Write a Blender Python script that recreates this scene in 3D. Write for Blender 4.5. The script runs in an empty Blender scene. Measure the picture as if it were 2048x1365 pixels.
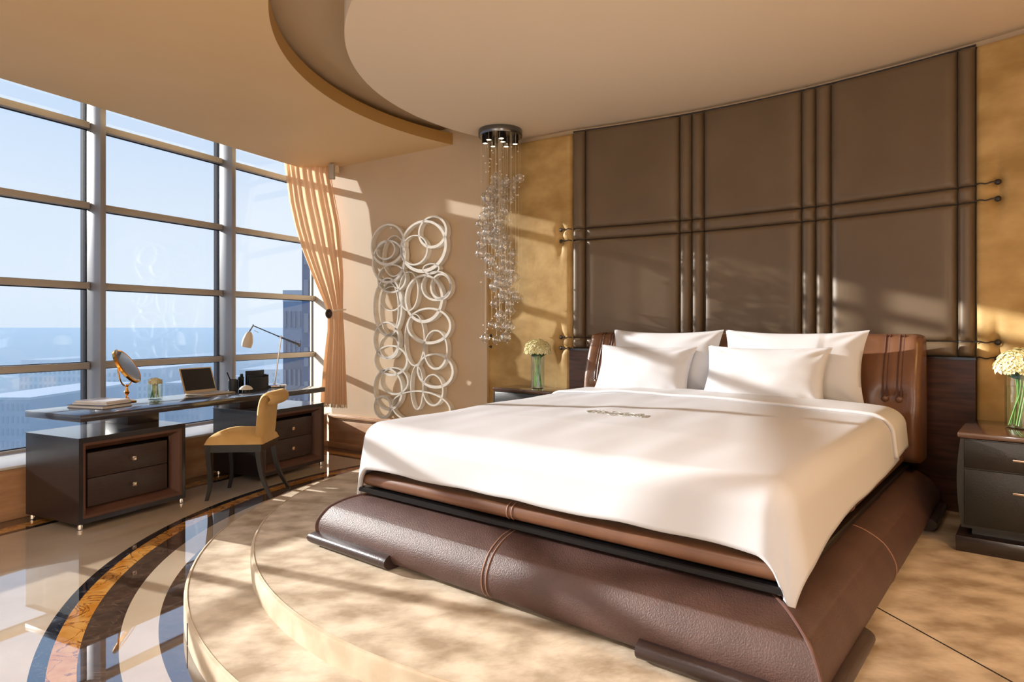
import bpy, bmesh, math, random
from mathutils import Vector, Matrix, noise
random.seed(7)
sc = bpy.context.scene
C = sc.collection
PI = math.pi
EYE = 1.275
FPX = 1314.0            # focal length in pixels of a 2048 wide frame

# ------------------------------------------------------------------ camera
cd = bpy.data.cameras.new('camera'); cam = bpy.data.objects.new('camera', cd); C.objects.link(cam)
cam.location = (0, 0, EYE); cam.rotation_euler = (PI/2, 0, 0)
cd.sensor_width = 36; cd.lens = FPX/2048*36; cd.shift_y = -27.5/2048
cd.clip_end = 6000
sc.camera = cam
sc.view_settings.view_transform = 'Standard'; sc.view_settings.look = 'None'
sc.view_settings.gamma = 1; sc.view_settings.use_curve_mapping = False
sc.view_settings.exposure = 0.0
try:
    sc.cycles.use_denoising = True
    sc.cycles.max_bounces = 10; sc.cycles.diffuse_bounces = 5; sc.cycles.transparent_max_bounces = 24
    sc.cycles.glossy_bounces = 5; sc.cycles.transmission_bounces = 6
    sc.cycles.sample_clamp_indirect = 6; sc.cycles.caustics_reflective = False; sc.cycles.caustics_refractive = False
except Exception:
    pass

# ------------------------------------------------------------------ sky and sun
SUNH = Vector((.9135, -.4067, -.272)).normalized()     # the way the sunlight travels
w = bpy.data.worlds.new('sky'); sc.world = w; w.use_nodes = True
nt = w.node_tree; nt.nodes.clear()
def N(t, ty, **k):
    n = t.nodes.new(ty)
    for a, v in k.items(): setattr(n, a, v)
    return n
tc = N(nt, 'ShaderNodeTexCoord'); sep = N(nt, 'ShaderNodeSeparateXYZ'); nt.links.new(tc.outputs['Generated'], sep.inputs[0])
ramp = N(nt, 'ShaderNodeValToRGB'); nt.links.new(sep.outputs['Z'], ramp.inputs[0])
e = ramp.color_ramp.elements
e[0].position = 0.0; e[0].color = (.74, .84, .95, 1)
e[1].position = 1.0; e[1].color = (.10, .24, .62, 1)
for p, c in ((.05, (.78, .87, .97, 1)), (.16, (.74, .84, .96, 1)), (.32, (.56, .72, .94, 1)), (.55, (.26, .47, .82, 1))):
    q = e.new(p); q.color = c
dot = N(nt, 'ShaderNodeVectorMath', operation='DOT_PRODUCT'); nt.links.new(tc.outputs['Generated'], dot.inputs[0]); dot.inputs[1].default_value = -SUNH
mx = N(nt, 'ShaderNodeMath', operation='MAXIMUM'); nt.links.new(dot.outputs['Value'], mx.inputs[0]); mx.inputs[1].default_value = 0
pw = N(nt, 'ShaderNodeMath', operation='POWER'); nt.links.new(mx.outputs[0], pw.inputs[0]); pw.inputs[1].default_value = 60
sc_ = N(nt, 'ShaderNodeVectorMath', operation='SCALE'); sc_.inputs[0].default_value = (1.0, .90, .78); nt.links.new(pw.outputs[0], sc_.inputs['Scale'])
GLOW = 10.0
m2 = N(nt, 'ShaderNodeVectorMath', operation='SCALE'); nt.links.new(sc_.outputs[0], m2.inputs[0]); m2.inputs['Scale'].default_value = GLOW
ad = N(nt, 'ShaderNodeVectorMath', operation='ADD'); nt.links.new(ramp.outputs[0], ad.inputs[0]); nt.links.new(m2.outputs[0], ad.inputs[1])
bg = N(nt, 'ShaderNodeBackground'); nt.links.new(ad.outputs[0], bg.inputs[0]); bg.inputs[1].default_value = 1.10
wo = N(nt, 'ShaderNodeOutputWorld'); nt.links.new(bg.outputs[0], wo.inputs[0])

sl = bpy.data.lights.new('sun', 'SUN'); sl.energy = 9.8; sl.angle = math.radians(.6); sl.color = (1.0, .95, .88)
so = bpy.data.objects.new('sun', sl); C.objects.link(so); so.rotation_euler = SUNH.to_track_quat('-Z', 'Y').to_euler(); so.location = (-12, 8, 9)

FILL_POWER = 70.0       # each added ceiling fill spot (W)
FILL_COL = (.93, .97, 1.0)

# ------------------------------------------------------------------ frames
AU = math.atan2(.8974, .4412)        # window wall direction
AB = math.atan2(-.6302, .7765)       # bed width direction
AL = math.radians(-33.5)               # direction of the wall with the ring sculpture
BO = Vector((-.891, 3.262, 0)); LO = Vector((-1.93, 7.03, 0))
FW = Matrix.Rotation(AU, 4, 'Z')
FB = Matrix.Translation(BO) @ Matrix.Rotation(AB, 4, 'Z')
FL = Matrix.Translation(LO) @ Matrix.Rotation(AL, 4, 'Z')
ID = Matrix.Identity(4)
RC = Vector((.84, 4.0, 0))           # centre of the rings in the floor
Z1, Z2 = .10, .195                   # tops of the two platform steps
ZD, ZS, ZR = 2.94, 2.975, 3.085      # round ceiling, soffit, recess

def px_on_left(px, py, off=.06):
    """point on the plane parallel to the left wall seen along a picture direction -> (s, z) in wall frame"""
    rx = (px-1024)/FPX
    l = Vector((math.cos(AL), math.sin(AL))); m = Vector((math.sin(AL), -math.cos(AL)))   # m points into the room
    d = (LO.x*m.x+LO.y*m.y + off)/(rx*m.x+m.y)
    p = Vector((rx*d, d)); s = (p.x-LO.x)*l.x+(p.y-LO.y)*l.y
    return s, EYE+(655-py)*d/FPX

# ------------------------------------------------------------------ mesh helpers
def link(name, me, mat, parent=None, frame=None):
    o = bpy.data.objects.new(name, me); C.objects.link(o)
    if mat is not None:
        for m in (mat if isinstance(mat, (list, tuple)) else [mat]): me.materials.append(m)
    if frame is not None: o.matrix_world = frame
    if parent is not None: o.parent = parent
    return o
def mk(name, bm, mat, parent=None, frame=None, smooth=35):
    bmesh.ops.recalc_face_normals(bm, faces=bm.faces)
    me = bpy.data.meshes.new(name); bm.to_mesh(me); bm.free()
    if smooth:
        for p in me.polygons: p.use_smooth = True
        me.set_sharp_from_angle(angle=math.radians(smooth))
    return link(name, me, mat, parent, frame)
def BM(): return bmesh.new()
def bx(bm, x0, x1, y0, y1, z0, z1, bev=0, seg=2, mi=0):
    n0 = set(bm.faces)
    r = bmesh.ops.create_cube(bm, size=1)
    vs = r['verts']
    for v in vs:
        v.co = Vector((x0+(v.co.x+.5)*(x1-x0), y0+(v.co.y+.5)*(y1-y0), z0+(v.co.z+.5)*(z1-z0)))
    if bev:
        es = list({e for v in vs for e in v.link_edges})
        bmesh.ops.bevel(bm, geom=es, offset=bev, segments=seg, profile=.5, affect='EDGES')
    for f in bm.faces:
        if f not in n0: f.material_index = mi
    return bm
def B(*a, **k): return bx(BM(), *a, **k)
def lathe(bm, prof, cx=0, cy=0, seg=32, cap0=False, cap1=False, M=None, mi=0):
    rings = []
    for r, z in prof:
        ring = []
        for i in range(seg):
            a = 2*PI*i/seg; p = Vector((cx+r*math.cos(a), cy+r*math.sin(a), z))
            if M is not None: p = M @ p
            ring.append(bm.verts.new(p))
        rings.append(ring)
    for j in range(len(rings)-1):
        for i in range(seg):
            f = bm.faces.new((rings[j][i], rings[j][(i+1) % seg], rings[j+1][(i+1) % seg], rings[j+1][i])); f.material_index = mi
    if cap0: bm.faces.new(rings[0]).material_index = mi
    if cap1: bm.faces.new(rings[-1]).material_index = mi
    return bm
def tube(bm, pts, r, seg=8, cap=True, mi=0, closed=False):
    pts = [Vector(p) for p in pts]; n = len(pts); rings = []
    rr = r if isinstance(r, (list, tuple)) else [r]*n
    prev = None
    for i, p in enumerate(pts):
        if closed: t = pts[(i+1) % n]-pts[i-1]
        else: t = pts[min(i+1, n-1)]-pts[max(i-1, 0)]
        t = t.normalized() if t.length > 1e-9 else Vector((0, 0, 1))
        if prev is None:
            a = t.orthogonal().normalized()
        else:
            a = prev-t*prev.dot(t); a = a.normalized() if a.length > 1e-6 else t.orthogonal().normalized()
        prev = a; b = t.cross(a)
        rings.append([bm.verts.new(p+(a*math.cos(2*PI*k/seg)+b*math.sin(2*PI*k/seg))*rr[i]) for k in range(seg)])
    m = n if closed else n-1
    for i in range(m):
        A, D = rings[i], rings[(i+1) % n]
        for k in range(seg):
            bm.faces.new((A[k], A[(k+1) % seg], D[(k+1) % seg], D[k])).material_index = mi
    if cap and not closed:
        bm.faces.new(rings[0]).material_index = mi; bm.faces.new(rings[-1]).material_index = mi
    return bm
def prism(bm, poly, z0, z1, mi=0):
    a = [bm.verts.new((p[0], p[1], z0)) for p in poly]; b = [bm.verts.new((p[0], p[1], z1)) for p in poly]
    n = len(poly)
    bm.faces.new(a).material_index = mi; bm.faces.new(b).material_index = mi
    for i in range(n): bm.faces.new((a[i], a[(i+1) % n], b[(i+1) % n], b[i])).material_index = mi
    return bm
def ball(bm, c, r, sub=2, s=(1, 1, 1), mi=0):
    n0 = set(bm.faces)
    q = bmesh.ops.create_icosphere(bm, subdivisions=sub, radius=1)
    for v in q['verts']: v.co = Vector((c[0]+v.co.x*r*s[0], c[1]+v.co.y*r*s[1], c[2]+v.co.z*r*s[2]))
    for f in bm.faces:
        if f not in n0: f.material_index = mi
    return bm
def grid(bm, nu, nv, fn, mi=0):
    vs = [[bm.verts.new(fn(i/nu, j/nv)) for j in range(nv+1)] for i in range(nu+1)]
    for i in range(nu):
        for j in range(nv):
            bm.faces.new((vs[i][j], vs[i+1][j], vs[i+1][j+1], vs[i][j+1])).material_index = mi
    return vs
def rects(bm, prof, W, A0, A1, close_top=True, rear_off=False):
    """stack of rectangles inset by the profile: sides and foot share the profile, the rear stays put"""
    prev = None
    for off, z in prof:
        r = [bm.verts.new(p) for p in ((off, A1, z), (off, A0+off, z), (W-off, A0+off, z), (W-off, A1, z))]
        if prev:
            for i in range(4): bm.faces.new((prev[i], prev[(i+1) % 4], r[(i+1) % 4], r[i]))
        else: bm.faces.new(r)
        prev = r
    if close_top: bm.faces.new(prev)
    return bm
def catmull(pts, n=8):
    P = [Vector(p) for p in pts]; out = []
    for i in range(len(P)-1):
        a, b, c, d = P[max(i-1, 0)], P[i], P[i+1], P[min(i+2, len(P)-1)]
        for k in range(n):
            t = k/n
            out.append(.5*((2*b)+(c-a)*t+(2*a-5*b+4*c-d)*t*t+(3*b-a-3*c+d)*t**3))
    out.append(P[-1]); return out
def lerp_tab(tab, x):
    if x <= tab[0][0]: return tab[0][1]
    for (a, p), (b, q) in zip(tab, tab[1:]):
        if x <= b: return p+(q-p)*(x-a)/(b-a)
    return tab[-1][1]

def props(o, label=None, cat=None, group=None, kind=None):
    if label: o['label'] = label
    if cat: o['category'] = cat
    if group: o['group'] = group
    if kind: o['kind'] = kind
    return o
def thing(name, label, cat, frame=ID, x=0, y=0, z=0, rot=0, group=None):
    o = bpy.data.objects.new(name, None); C.objects.link(o); o.empty_display_size = .1
    o.matrix_world = frame @ Matrix.Translation((x, y, z)) @ Matrix.Rotation(rot, 4, 'Z')
    return props(o, label, cat, group)
def struct(name, bm, mat, frame=None, smooth=35, label=None):
    o = mk(name, bm, mat, None, frame, smooth); o['kind'] = 'structure'
    if label: o['label'] = label
    return o
def copy_tree(o, parent=None):
    c = o.copy(); C.objects.link(c)
    if parent is not None: c.parent = parent
    for ch in list(o.children): copy_tree(ch, c)
    return c

# ------------------------------------------------------------------ materials
def lin(r, g, b):
    f = lambda v: (v/255/12.92) if v/255 <= .04045 else ((v/255+.055)/1.055)**2.4
    return (f(r), f(g), f(b), 1)
def mat(name, col, rough=.5, metal=0, spec=.5, c2=None, nscale=6, nfac=1.0, stretch=(1, 1, 1), bump=0, bscale=60, sheen=0, coat=0, coord='Object', detail=4, bstretch=(1, 1, 1), ior=None, emis=None, lo=.35, hi=.65, rrough=None):
    m = bpy.data.materials.new(name); m.use_nodes = True; t = m.node_tree; b = t.nodes['Principled BSDF']
    b.inputs['Base Color'].default_value = col; b.inputs['Roughness'].default_value = rough; b.inputs['Metallic'].default_value = metal
    b.inputs['Specular IOR Level'].default_value = spec
    if ior: b.inputs['IOR'].default_value = ior
    if sheen: b.inputs['Sheen Weight'].default_value = sheen; b.inputs['Sheen Roughness'].default_value = .4; b.inputs['Sheen Tint'].default_value = col
    if coat: b.inputs['Coat Weight'].default_value = coat; b.inputs['Coat Roughness'].default_value = .06
    if emis: b.inputs['Emission Color'].default_value = emis[0]; b.inputs['Emission Strength'].default_value = emis[1]
    if c2 or bump:
        tcn = N(t, 'ShaderNodeTexCoord')
    if c2:
        mp = N(t, 'ShaderNodeMapping'); mp.inputs['Scale'].default_value = stretch; t.links.new(tcn.outputs[coord], mp.inputs[0])
        no = N(t, 'ShaderNodeTexNoise'); no.inputs['Scale'].default_value = nscale; no.inputs['Detail'].default_value = detail; t.links.new(mp.outputs[0], no.inputs['Vector'])
        mr = N(t, 'ShaderNodeMapRange'); mr.inputs[1].default_value = lo; mr.inputs[2].default_value = hi; t.links.new(no.outputs[0], mr.inputs[0])
        mixn = N(t, 'ShaderNodeMix', data_type='RGBA'); mixn.inputs[6].default_value = col; mixn.inputs[7].default_value = c2
        t.links.new(mr.outputs[0], mixn.inputs[0]); t.links.new(mixn.outputs[2], b.inputs['Base Color'])
    if bump:
        mp2 = N(t, 'ShaderNodeMapping'); mp2.inputs['Scale'].default_value = bstretch; t.links.new(tcn.outputs[coord], mp2.inputs[0])
        n2 = N(t, 'ShaderNodeTexNoise'); n2.inputs['Scale'].default_value = bscale; n2.inputs['Detail'].default_value = 3; t.links.new(mp2.outputs[0], n2.inputs['Vector'])
        bp = N(t, 'ShaderNodeBump'); bp.inputs['Strength'].default_value = bump; bp.inputs['Distance'].default_value = .01
        t.links.new(n2.outputs[0], bp.inputs['Height']); t.links.new(bp.outputs[0], b.inputs['Normal'])
    return m
def glass(name, ior=1.45, tint=(1, 1, 1, 1), rough=0.0, boost=1.0):
    m = bpy.data.materials.new(name); m.use_nodes = True; t = m.node_tree; t.nodes.clear()
    o = N(t, 'ShaderNodeOutputMaterial'); mxs = N(t, 'ShaderNodeMixShader'); tr = N(t, 'ShaderNodeBsdfTransparent'); gl = N(t, 'ShaderNodeBsdfGlossy')
    fr = N(t, 'ShaderNodeFresnel'); ge = N(t, 'ShaderNodeNewGeometry'); io = N(t, 'ShaderNodeMix', data_type='FLOAT'); io.inputs[2].default_value = ior; io.inputs[3].default_value = 1/ior
    t.links.new(ge.outputs['Backfacing'], io.inputs[0]); t.links.new(io.outputs[0], fr.inputs[0])   # same reflection from both faces of thin glass
    tr.inputs[0].default_value = tint; gl.inputs['Roughness'].default_value = rough
    mu = N(t, 'ShaderNodeMath', operation='MULTIPLY'); mu.inputs[1].default_value = boost; mu.use_clamp = True; t.links.new(fr.outputs[0], mu.inputs[0])
    t.links.new(mu.outputs[0], mxs.inputs[0]); t.links.new(tr.outputs[0], mxs.inputs[1]); t.links.new(gl.outputs[0], mxs.inputs[2]); t.links.new(mxs.outputs[0], o.inputs[0])
    return m

M = {}
M['wallpaint'] = mat('warm beige paint', lin(214, 191, 160), .62, c2=lin(208, 184, 152), nscale=1.2)
M['ceil'] = mat('warm cream ceiling paint', lin(240, 222, 196), .7)
M['soffit'] = mat('golden tan ceiling paint', lin(234, 202, 152), .6, c2=lin(229, 196, 146), nscale=.8)
M['lip'] = mat('ochre painted ceiling edge', lin(184, 144, 82), .55)
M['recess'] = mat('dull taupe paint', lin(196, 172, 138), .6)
M['frame'] = mat('grey powder coated aluminium', lin(176, 170, 162), .38, metal=.0)
M['mullion'] = mat('satin grey aluminium mullion', lin(150, 152, 158), .42, metal=.35)
M['gasket'] = mat('dark rubber gasket', lin(28, 38, 58), .6)
M['glass'] = glass('window glass', 1.5, (.97, .985, 1, 1), boost=.9)
M['sill'] = mat('white stone sill', lin(226, 226, 226), .3, c2=lin(214, 212, 208), nscale=4)
M['travertine'] = mat('beige travertine', lin(196, 156, 118), .35, c2=lin(172, 128, 92), nscale=3, stretch=(1, 1, 5), bump=.05)
M['darkwood'] = mat('espresso stained wood', lin(44, 35, 35), .28, c2=lin(32, 25, 26), nscale=14, stretch=(1, 12, 12), spec=.6, coat=.8)
M['darkwood_v'] = mat('espresso wood with upright grain', lin(38, 31, 33), .30, c2=lin(28, 23, 25), nscale=12, stretch=(10, 10, 1), spec=.6, coat=.2)
M['drawer'] = mat('brown stained drawer front', lin(66, 50, 44), .36, c2=lin(54, 41, 36), nscale=12, stretch=(1, 1, 14))
M['suede_frame'] = mat('brown leather lined bevel', lin(92, 62, 48), .5, bump=.1, bscale=120)
M['knob'] = mat('brushed champagne metal', lin(235, 215, 195), .22, metal=1)
M['chrome'] = mat('polished chrome', lin(225, 225, 228), .12, metal=1)
M['gunmetal'] = mat('dark polished nickel', lin(120, 122, 124), .22, metal=1)
M['brass'] = mat('polished brass', lin(232, 170, 84), .16, metal=1)
M['mirror'] = mat('mirror glass', lin(235, 238, 240), .02, metal=1)
M['velvet'] = mat('golden velvet upholstery', lin(216, 182, 126), .75, c2=lin(196, 160, 100), nscale=4, sheen=.6, spec=.2)
M['black'] = mat('black lacquered wood', lin(13, 12, 14), .28, spec=.35, coat=.0)
M['blackp'] = mat('black leather accessory', lin(30, 34, 42), .45)
M['laptop'] = mat('champagne aluminium', lin(206, 188, 160), .4, metal=.5)
M['screen'] = mat('black laptop screen', lin(18, 14, 14), .25)
M['keys'] = mat('light grey keyboard', lin(190, 190, 192), .5)
M['white'] = mat('white ceramic', lin(232, 228, 220), .3)
M['shade'] = mat('white glass lamp shade', lin(226, 214, 196), .35)
M['paper'] = mat('white paper edges', lin(232, 230, 226), .7)
M['cover1'] = mat('dark grey book cover', lin(66, 66, 76), .45)
M['cover2'] = mat('pale magazine cover', lin(214, 214, 220), .3)
M['cotton'] = mat('white cotton satin', lin(202, 204, 210), .62, spec=.3, bump=.02, bscale=900)
M['cotton2'] = mat('white pillow cotton', lin(208, 210, 215), .62, spec=.3, bump=.02, bscale=900)
M['thread'] = mat('grey green embroidery thread', lin(176, 177, 170), .7)
M['leather'] = mat('brown grained leather', lin(84, 60, 54), .50, c2=lin(74, 52, 46), nscale=9, bump=.28, bscale=190, spec=.5)
M['leather_s'] = mat('smooth brown leather', lin(118, 82, 60), .28, c2=lin(102, 68, 48), nscale=5, bump=.05, bscale=160, spec=.55)
M['leather_d'] = mat('dark leather foot', lin(56, 42, 40), .32, bump=.12, bscale=150)
M['piping'] = mat('leather piping', lin(84, 54, 46), .4)
M['stitch'] = mat('tan stitching', lin(150, 112, 92), .6)
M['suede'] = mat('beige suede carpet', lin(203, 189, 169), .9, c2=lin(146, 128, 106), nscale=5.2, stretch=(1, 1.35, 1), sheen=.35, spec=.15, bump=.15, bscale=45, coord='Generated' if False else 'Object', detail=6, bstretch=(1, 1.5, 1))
M['suede_edge'] = mat('beige suede edge', lin(204, 190, 168), .85, c2=lin(184, 166, 142), nscale=8, spec=.2)
M['satin'] = mat('taupe satin upholstery', lin(110, 93, 73), .38, c2=lin(99, 82, 62), nscale=1.6, spec=.45, sheen=.2, bump=.03, bscale=260, bstretch=(1, 1, .2))
M['cord'] = mat('dark brown cord', lin(40, 30, 26), .5)
M['gold'] = mat('mottled gold velvet', lin(200, 168, 112), .6, c2=lin(166, 133, 78), nscale=3.4, stretch=(1, 1, 1.6), sheen=.5, spec=.3, bump=.12, bscale=30, detail=7)
M['walnut'] = mat('dark walnut veneer', lin(84, 54, 44), .34, c2=lin(54, 35, 30), nscale=5, stretch=(1, 1, 9))
M['ringw'] = mat('antique white painted metal', lin(238, 234, 226), .4, c2=lin(226, 220, 208), nscale=12)
M['glassball'] = glass('clear blown glass', 1.5, (.985, .985, .985, 1), boost=5.0)
M['sparkle'] = mat('bright crystal bead', lin(250, 246, 238), .15, spec=1, ior=1.9, coat=1)
M['wire'] = mat('fine steel wire', lin(215, 200, 175), .3, metal=.6)
M['petal'] = mat('cream hydrangea petals', lin(240, 234, 196), .6, c2=lin(224, 216, 160), nscale=20)
M['stem'] = mat('green flower stem', lin(118, 168, 60), .5, c2=lin(74, 124, 40), nscale=20)
M['leaf_gap'] = mat('deep green leaf and gap shade', lin(58, 92, 50), .5)
M['vase'] = glass('clear vase glass', 1.5, (.96, .98, .97, 1), boost=1.6)
M['water'] = glass('vase water', 1.33, (.93, .98, .93, 1), boost=1.0)
M['fringe'] = mat('cream silk fringe', lin(226, 206, 176), .7)
M['tassel'] = mat('dark brown tassel rosette', lin(58, 40, 34), .6)
M['bulb'] = mat('frosted lamp lens', lin(255, 240, 215), .4, emis=((1, .85, .6, 1), 4))
# curtain : light passes through the cloth
def cloth_translucent():
    m = bpy.data.materials.new('peach translucent curtain silk'); m.use_nodes = True; t = m.node_tree; b = t.nodes['Principled BSDF']
    b.inputs['Base Color'].default_value = lin(238, 214, 188); b.inputs['Roughness'].default_value = .5
    tr = N(t, 'ShaderNodeBsdfTranslucent'); tr.inputs[0].default_value = lin(238, 208, 176)
    mi = N(t, 'ShaderNodeMixShader'); mi.inputs[0].default_value = .45
    t.links.new(b.outputs[0], mi.inputs[1]); t.links.new(tr.outputs[0], mi.inputs[2]); t.links.new(mi.outputs[0], t.nodes['Material Output'].inputs[0]); return m
M['curtain'] = cloth_translucent()

# floor : cream marble, concentric inlaid rings and straight border bands, all one polished surface
def floor_mat():
    m = bpy.data.materials.new('polished marble floor with inlaid rings'); m.use_nodes = True; t = m.node_tree; b = t.nodes['Principled BSDF']
    L = t.links.new
    g = N(t, 'ShaderNodeTexCoord')
    def math_(op, a, b_=None):
        n = N(t, 'ShaderNodeMath', operation=op)
        for i, v in enumerate((a, b_)):
            if v is None: continue
            if isinstance(v, (int, float)): n.inputs[i].default_value = v
            else: L(v, n.inputs[i])
        return n.outputs[0]
    def vdot(vec, off):
        n = N(t, 'ShaderNodeVectorMath', operation='DOT_PRODUCT'); L(g.outputs['Object'], n.inputs[0]); n.inputs[1].default_value = vec
        return math_('ADD', n.outputs['Value'], off)
    sub = N(t, 'ShaderNodeVectorMath', operation='SUBTRACT'); L(g.outputs['Object'], sub.inputs[0]); sub.inputs[1].default_value = RC
    ln = N(t, 'ShaderNodeVectorMath', operation='LENGTH'); L(sub.outputs[0], ln.inputs[0]); R = ln.outputs['Value']
    dwin = math_('SUBTRACT', 4.878, vdot((-.8974, .4412, 0), 0))
    mm = Vector((math.sin(AL), -math.cos(AL), 0)); dl = vdot(tuple(mm), -(LO.dot(mm)+.02))
    D = math_('MINIMUM', dwin, dl)
    def noise_col(c1, c2, scale, lo, hi, stretch=(1, 1, 1), dist=0, rot=0):
        mp = N(t, 'ShaderNodeMapping'); mp.inputs['Scale'].default_value = stretch; mp.inputs['Rotation'].default_value = (0, 0, rot); L(g.outputs['Object'], mp.inputs[0])
        n = N(t, 'ShaderNodeTexNoise'); n.inputs['Scale'].default_value = scale; n.inputs['Detail'].default_value = 8; n.inputs['Distortion'].default_value = dist; L(mp.outputs[0], n.inputs['Vector'])
        mr = N(t, 'ShaderNodeMapRange'); mr.inputs[1].default_value = lo; mr.inputs[2].default_value = hi; L(n.outputs[0], mr.inputs[0])
        x = N(t, 'ShaderNodeMix', data_type='RGBA'); x.inputs[6].default_value = c1; x.inputs[7].default_value = c2; L(mr.outputs[0], x.inputs[0]); return x.outputs[2]
    def veins(base, col, scale, width, stretch=(1, 1, 1)):
        mp = N(t, 'ShaderNodeMapping'); mp.inputs['Scale'].default_value = stretch; L(g.outputs['Object'], mp.inputs[0])
        n = N(t, 'ShaderNodeTexNoise'); n.inputs['Scale'].default_value = scale; n.inputs['Detail'].default_value = 6; n.inputs['Distortion'].default_value = 1.2; L(mp.outputs[0], n.inputs['Vector'])
        a = math_('ABSOLUTE', math_('SUBTRACT', n.outputs[0], .5)); k = N(t, 'ShaderNodeMapRange'); k.inputs[1].default_value = 0; k.inputs[2].default_value = width; k.inputs[3].default_value = 1; k.inputs[4].default_value = 0; L(a, k.inputs[0])
        x = N(t, 'ShaderNodeMix', data_type='RGBA'); L(base, x.inputs[6]); x.inputs[7].default_value = col; L(k.outputs[0], x.inputs[0]); return x.outputs[2]
    cream = noise_col(lin(212, 194, 170), lin(198, 178, 152), 2.2, .35, .65, (1, 1, 1))
    black = veins(noise_col(lin(16, 18, 26), lin(30, 32, 40), 9, .4, .7), lin(120, 122, 124), 14, .008)
    gold = veins(noise_col(lin(214, 158, 84), lin(196, 128, 48), 9, .4, .62, (1, 1, 1), .6), lin(132, 72, 20), 7, .022)
    brown = veins(noise_col(lin(86, 68, 56), lin(66, 52, 44), 10, .4, .65, (1, 2.2, 1), .4), lin(120, 100, 84), 9, .01)
    def step(x, lo, hi):
        a = math_('GREATER_THAN', x, lo); c = math_('LESS_THAN', x, hi); return math_('MULTIPLY', a, c)
    col = cream
    def over(cin, c, f):
        x = N(t, 'ShaderNodeMix', data_type='RGBA'); L(cin, x.inputs[6]); L(c, x.inputs[7]); L(f, x.inputs[0]); return x.outputs[2]
    col = over(col, brown, step(D, -1, .148)); col = over(col, gold, step(D, .148, .258)); col = over(col, black, step(D, .258, .31))
    col = over(col, black, step(R, 3.005, 3.06)); col = over(col, gold, step(R, 2.91, 3.005)); col = over(col, brown, step(R, 2.775, 2.91))
    col = over(col, cream, step(R, 2.635, 2.775)); col = over(col, brown, step(R, -1, 2.635))
    L(col, b.inputs['Base Color']); b.inputs['Roughness'].default_value = .025; b.inputs['IOR'].default_value = 1.5
    gl = N(t, 'ShaderNodeBsdfGlossy'); gl.inputs['Roughness'].default_value = .02; gl.inputs['Color'].default_value = (.95, .97, 1, 1)
    mi = N(t, 'ShaderNodeMixShader'); mi.inputs[0].default_value = .27; L(b.outputs[0], mi.inputs[1]); L(gl.outputs[0], mi.inputs[2]); L(mi.outputs[0], t.nodes['Material Output'].inputs[0])
    return m
M['floor'] = floor_mat()

# ------------------------------------------------------------------ room shell
def W2(u, n, z=0): return FW @ Vector((u, n, z))
def Bp(wv, a, z=0): return FB @ Vector((wv, a, z))
ARC_C = (1.173, -2.964); ARC_R = 5.79; ARC_W0 = -.286
def arc(wv, off=0, z=0):
    """point of the curved wall (bed frame) shifted off metres into the room"""
    if wv < ARC_W0:          # the far end of the wall runs straight
        p = Vector((ARC_W0, ARC_C[1]+math.sqrt(ARC_R**2-(ARC_W0-ARC_C[0])**2))); sl = math.tan(math.radians(6.0))
        q = Vector((wv, p.y+(wv-ARC_W0)*sl)); nn = Vector((sl, -1)).normalized()
        return Vector((q.x+nn.x*off, q.y+nn.y*off, z))
    th = math.asin((wv-ARC_C[0])/ARC_R); r = ARC_R-off
    return Vector((ARC_C[0]+r*math.sin(th), ARC_C[1]+r*math.cos(th), z))
def arc_w(px):
    """width coordinate where a picture column meets the curved wall"""
    rx = (px-1024)/FPX; lo, hi = -2.0, 4.5
    for _ in range(60):
        mid = (lo+hi)/2; p = FB @ arc(mid)
        if p.x/p.y < rx: lo = mid
        else: hi = mid
    return (lo+hi)/2

bm = BM(); prism(bm, [(-9, -4.2), (5, -4.2), (5, 9.2), (-3.4, 9.2)], -.12, 0)
# trim the slab along the window wall
floor = struct('floor', bm, M['floor'], smooth=0, label='polished cream marble floor inlaid with curved black, gold and brown stone bands')

# low stone wall below the windows, sill, base moulding
bm = B(-4.5, 5.46, 4.90, 5.56, -.05, .335); struct('wall_window', bm, M['travertine'], FW, 0, 'low beige stone wall below the windows')
bm = B(-4.5, 5.50, 4.885, 5.56, .335, .353, bev=.003); struct('trim_1', bm, M['sill'], FW, 35, 'white stone window sill')
bm = B(-4.5, 5.46, 4.878, 4.90, 0, .058, bev=.004); struct('baseboard_window', bm, M['travertine'], FW, 35, 'low stone skirting under the windows')
# left wall with jamb (behind the curtain)
A_ = W2(5.95, 5.60); l2 = FL @ Vector((2.045, 0, 0))
mback = FL.to_3x3() @ Vector((0, .25, 0))
Lc = FL @ Vector((0, 0, 0))
poly = [Lc, l2, l2+mback, A_+mback*1.4, A_]
bm = prism(BM(), [(p.x, p.y) for p in poly], -.05, 3.45); struct('wall_left', bm, M['wallpaint'], smooth=0, label='warm beige wall behind the white ring sculpture')
# stone wainscot with moulded cap on the left wall
bm = BM()
for y0, z0, z1 in ((.022, 0, .30), (.034, 0, .058), (.03, .30, .318), (.04, .318, .345), (.03, .345, .353)):
    bx(bm, -.02, 2.04, -y0, 0.01, z0, z1, bev=.003)
struct('trim_2', bm, M['travertine'], FL, 35, 'beige stone wainscot with a moulded cap')

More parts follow.
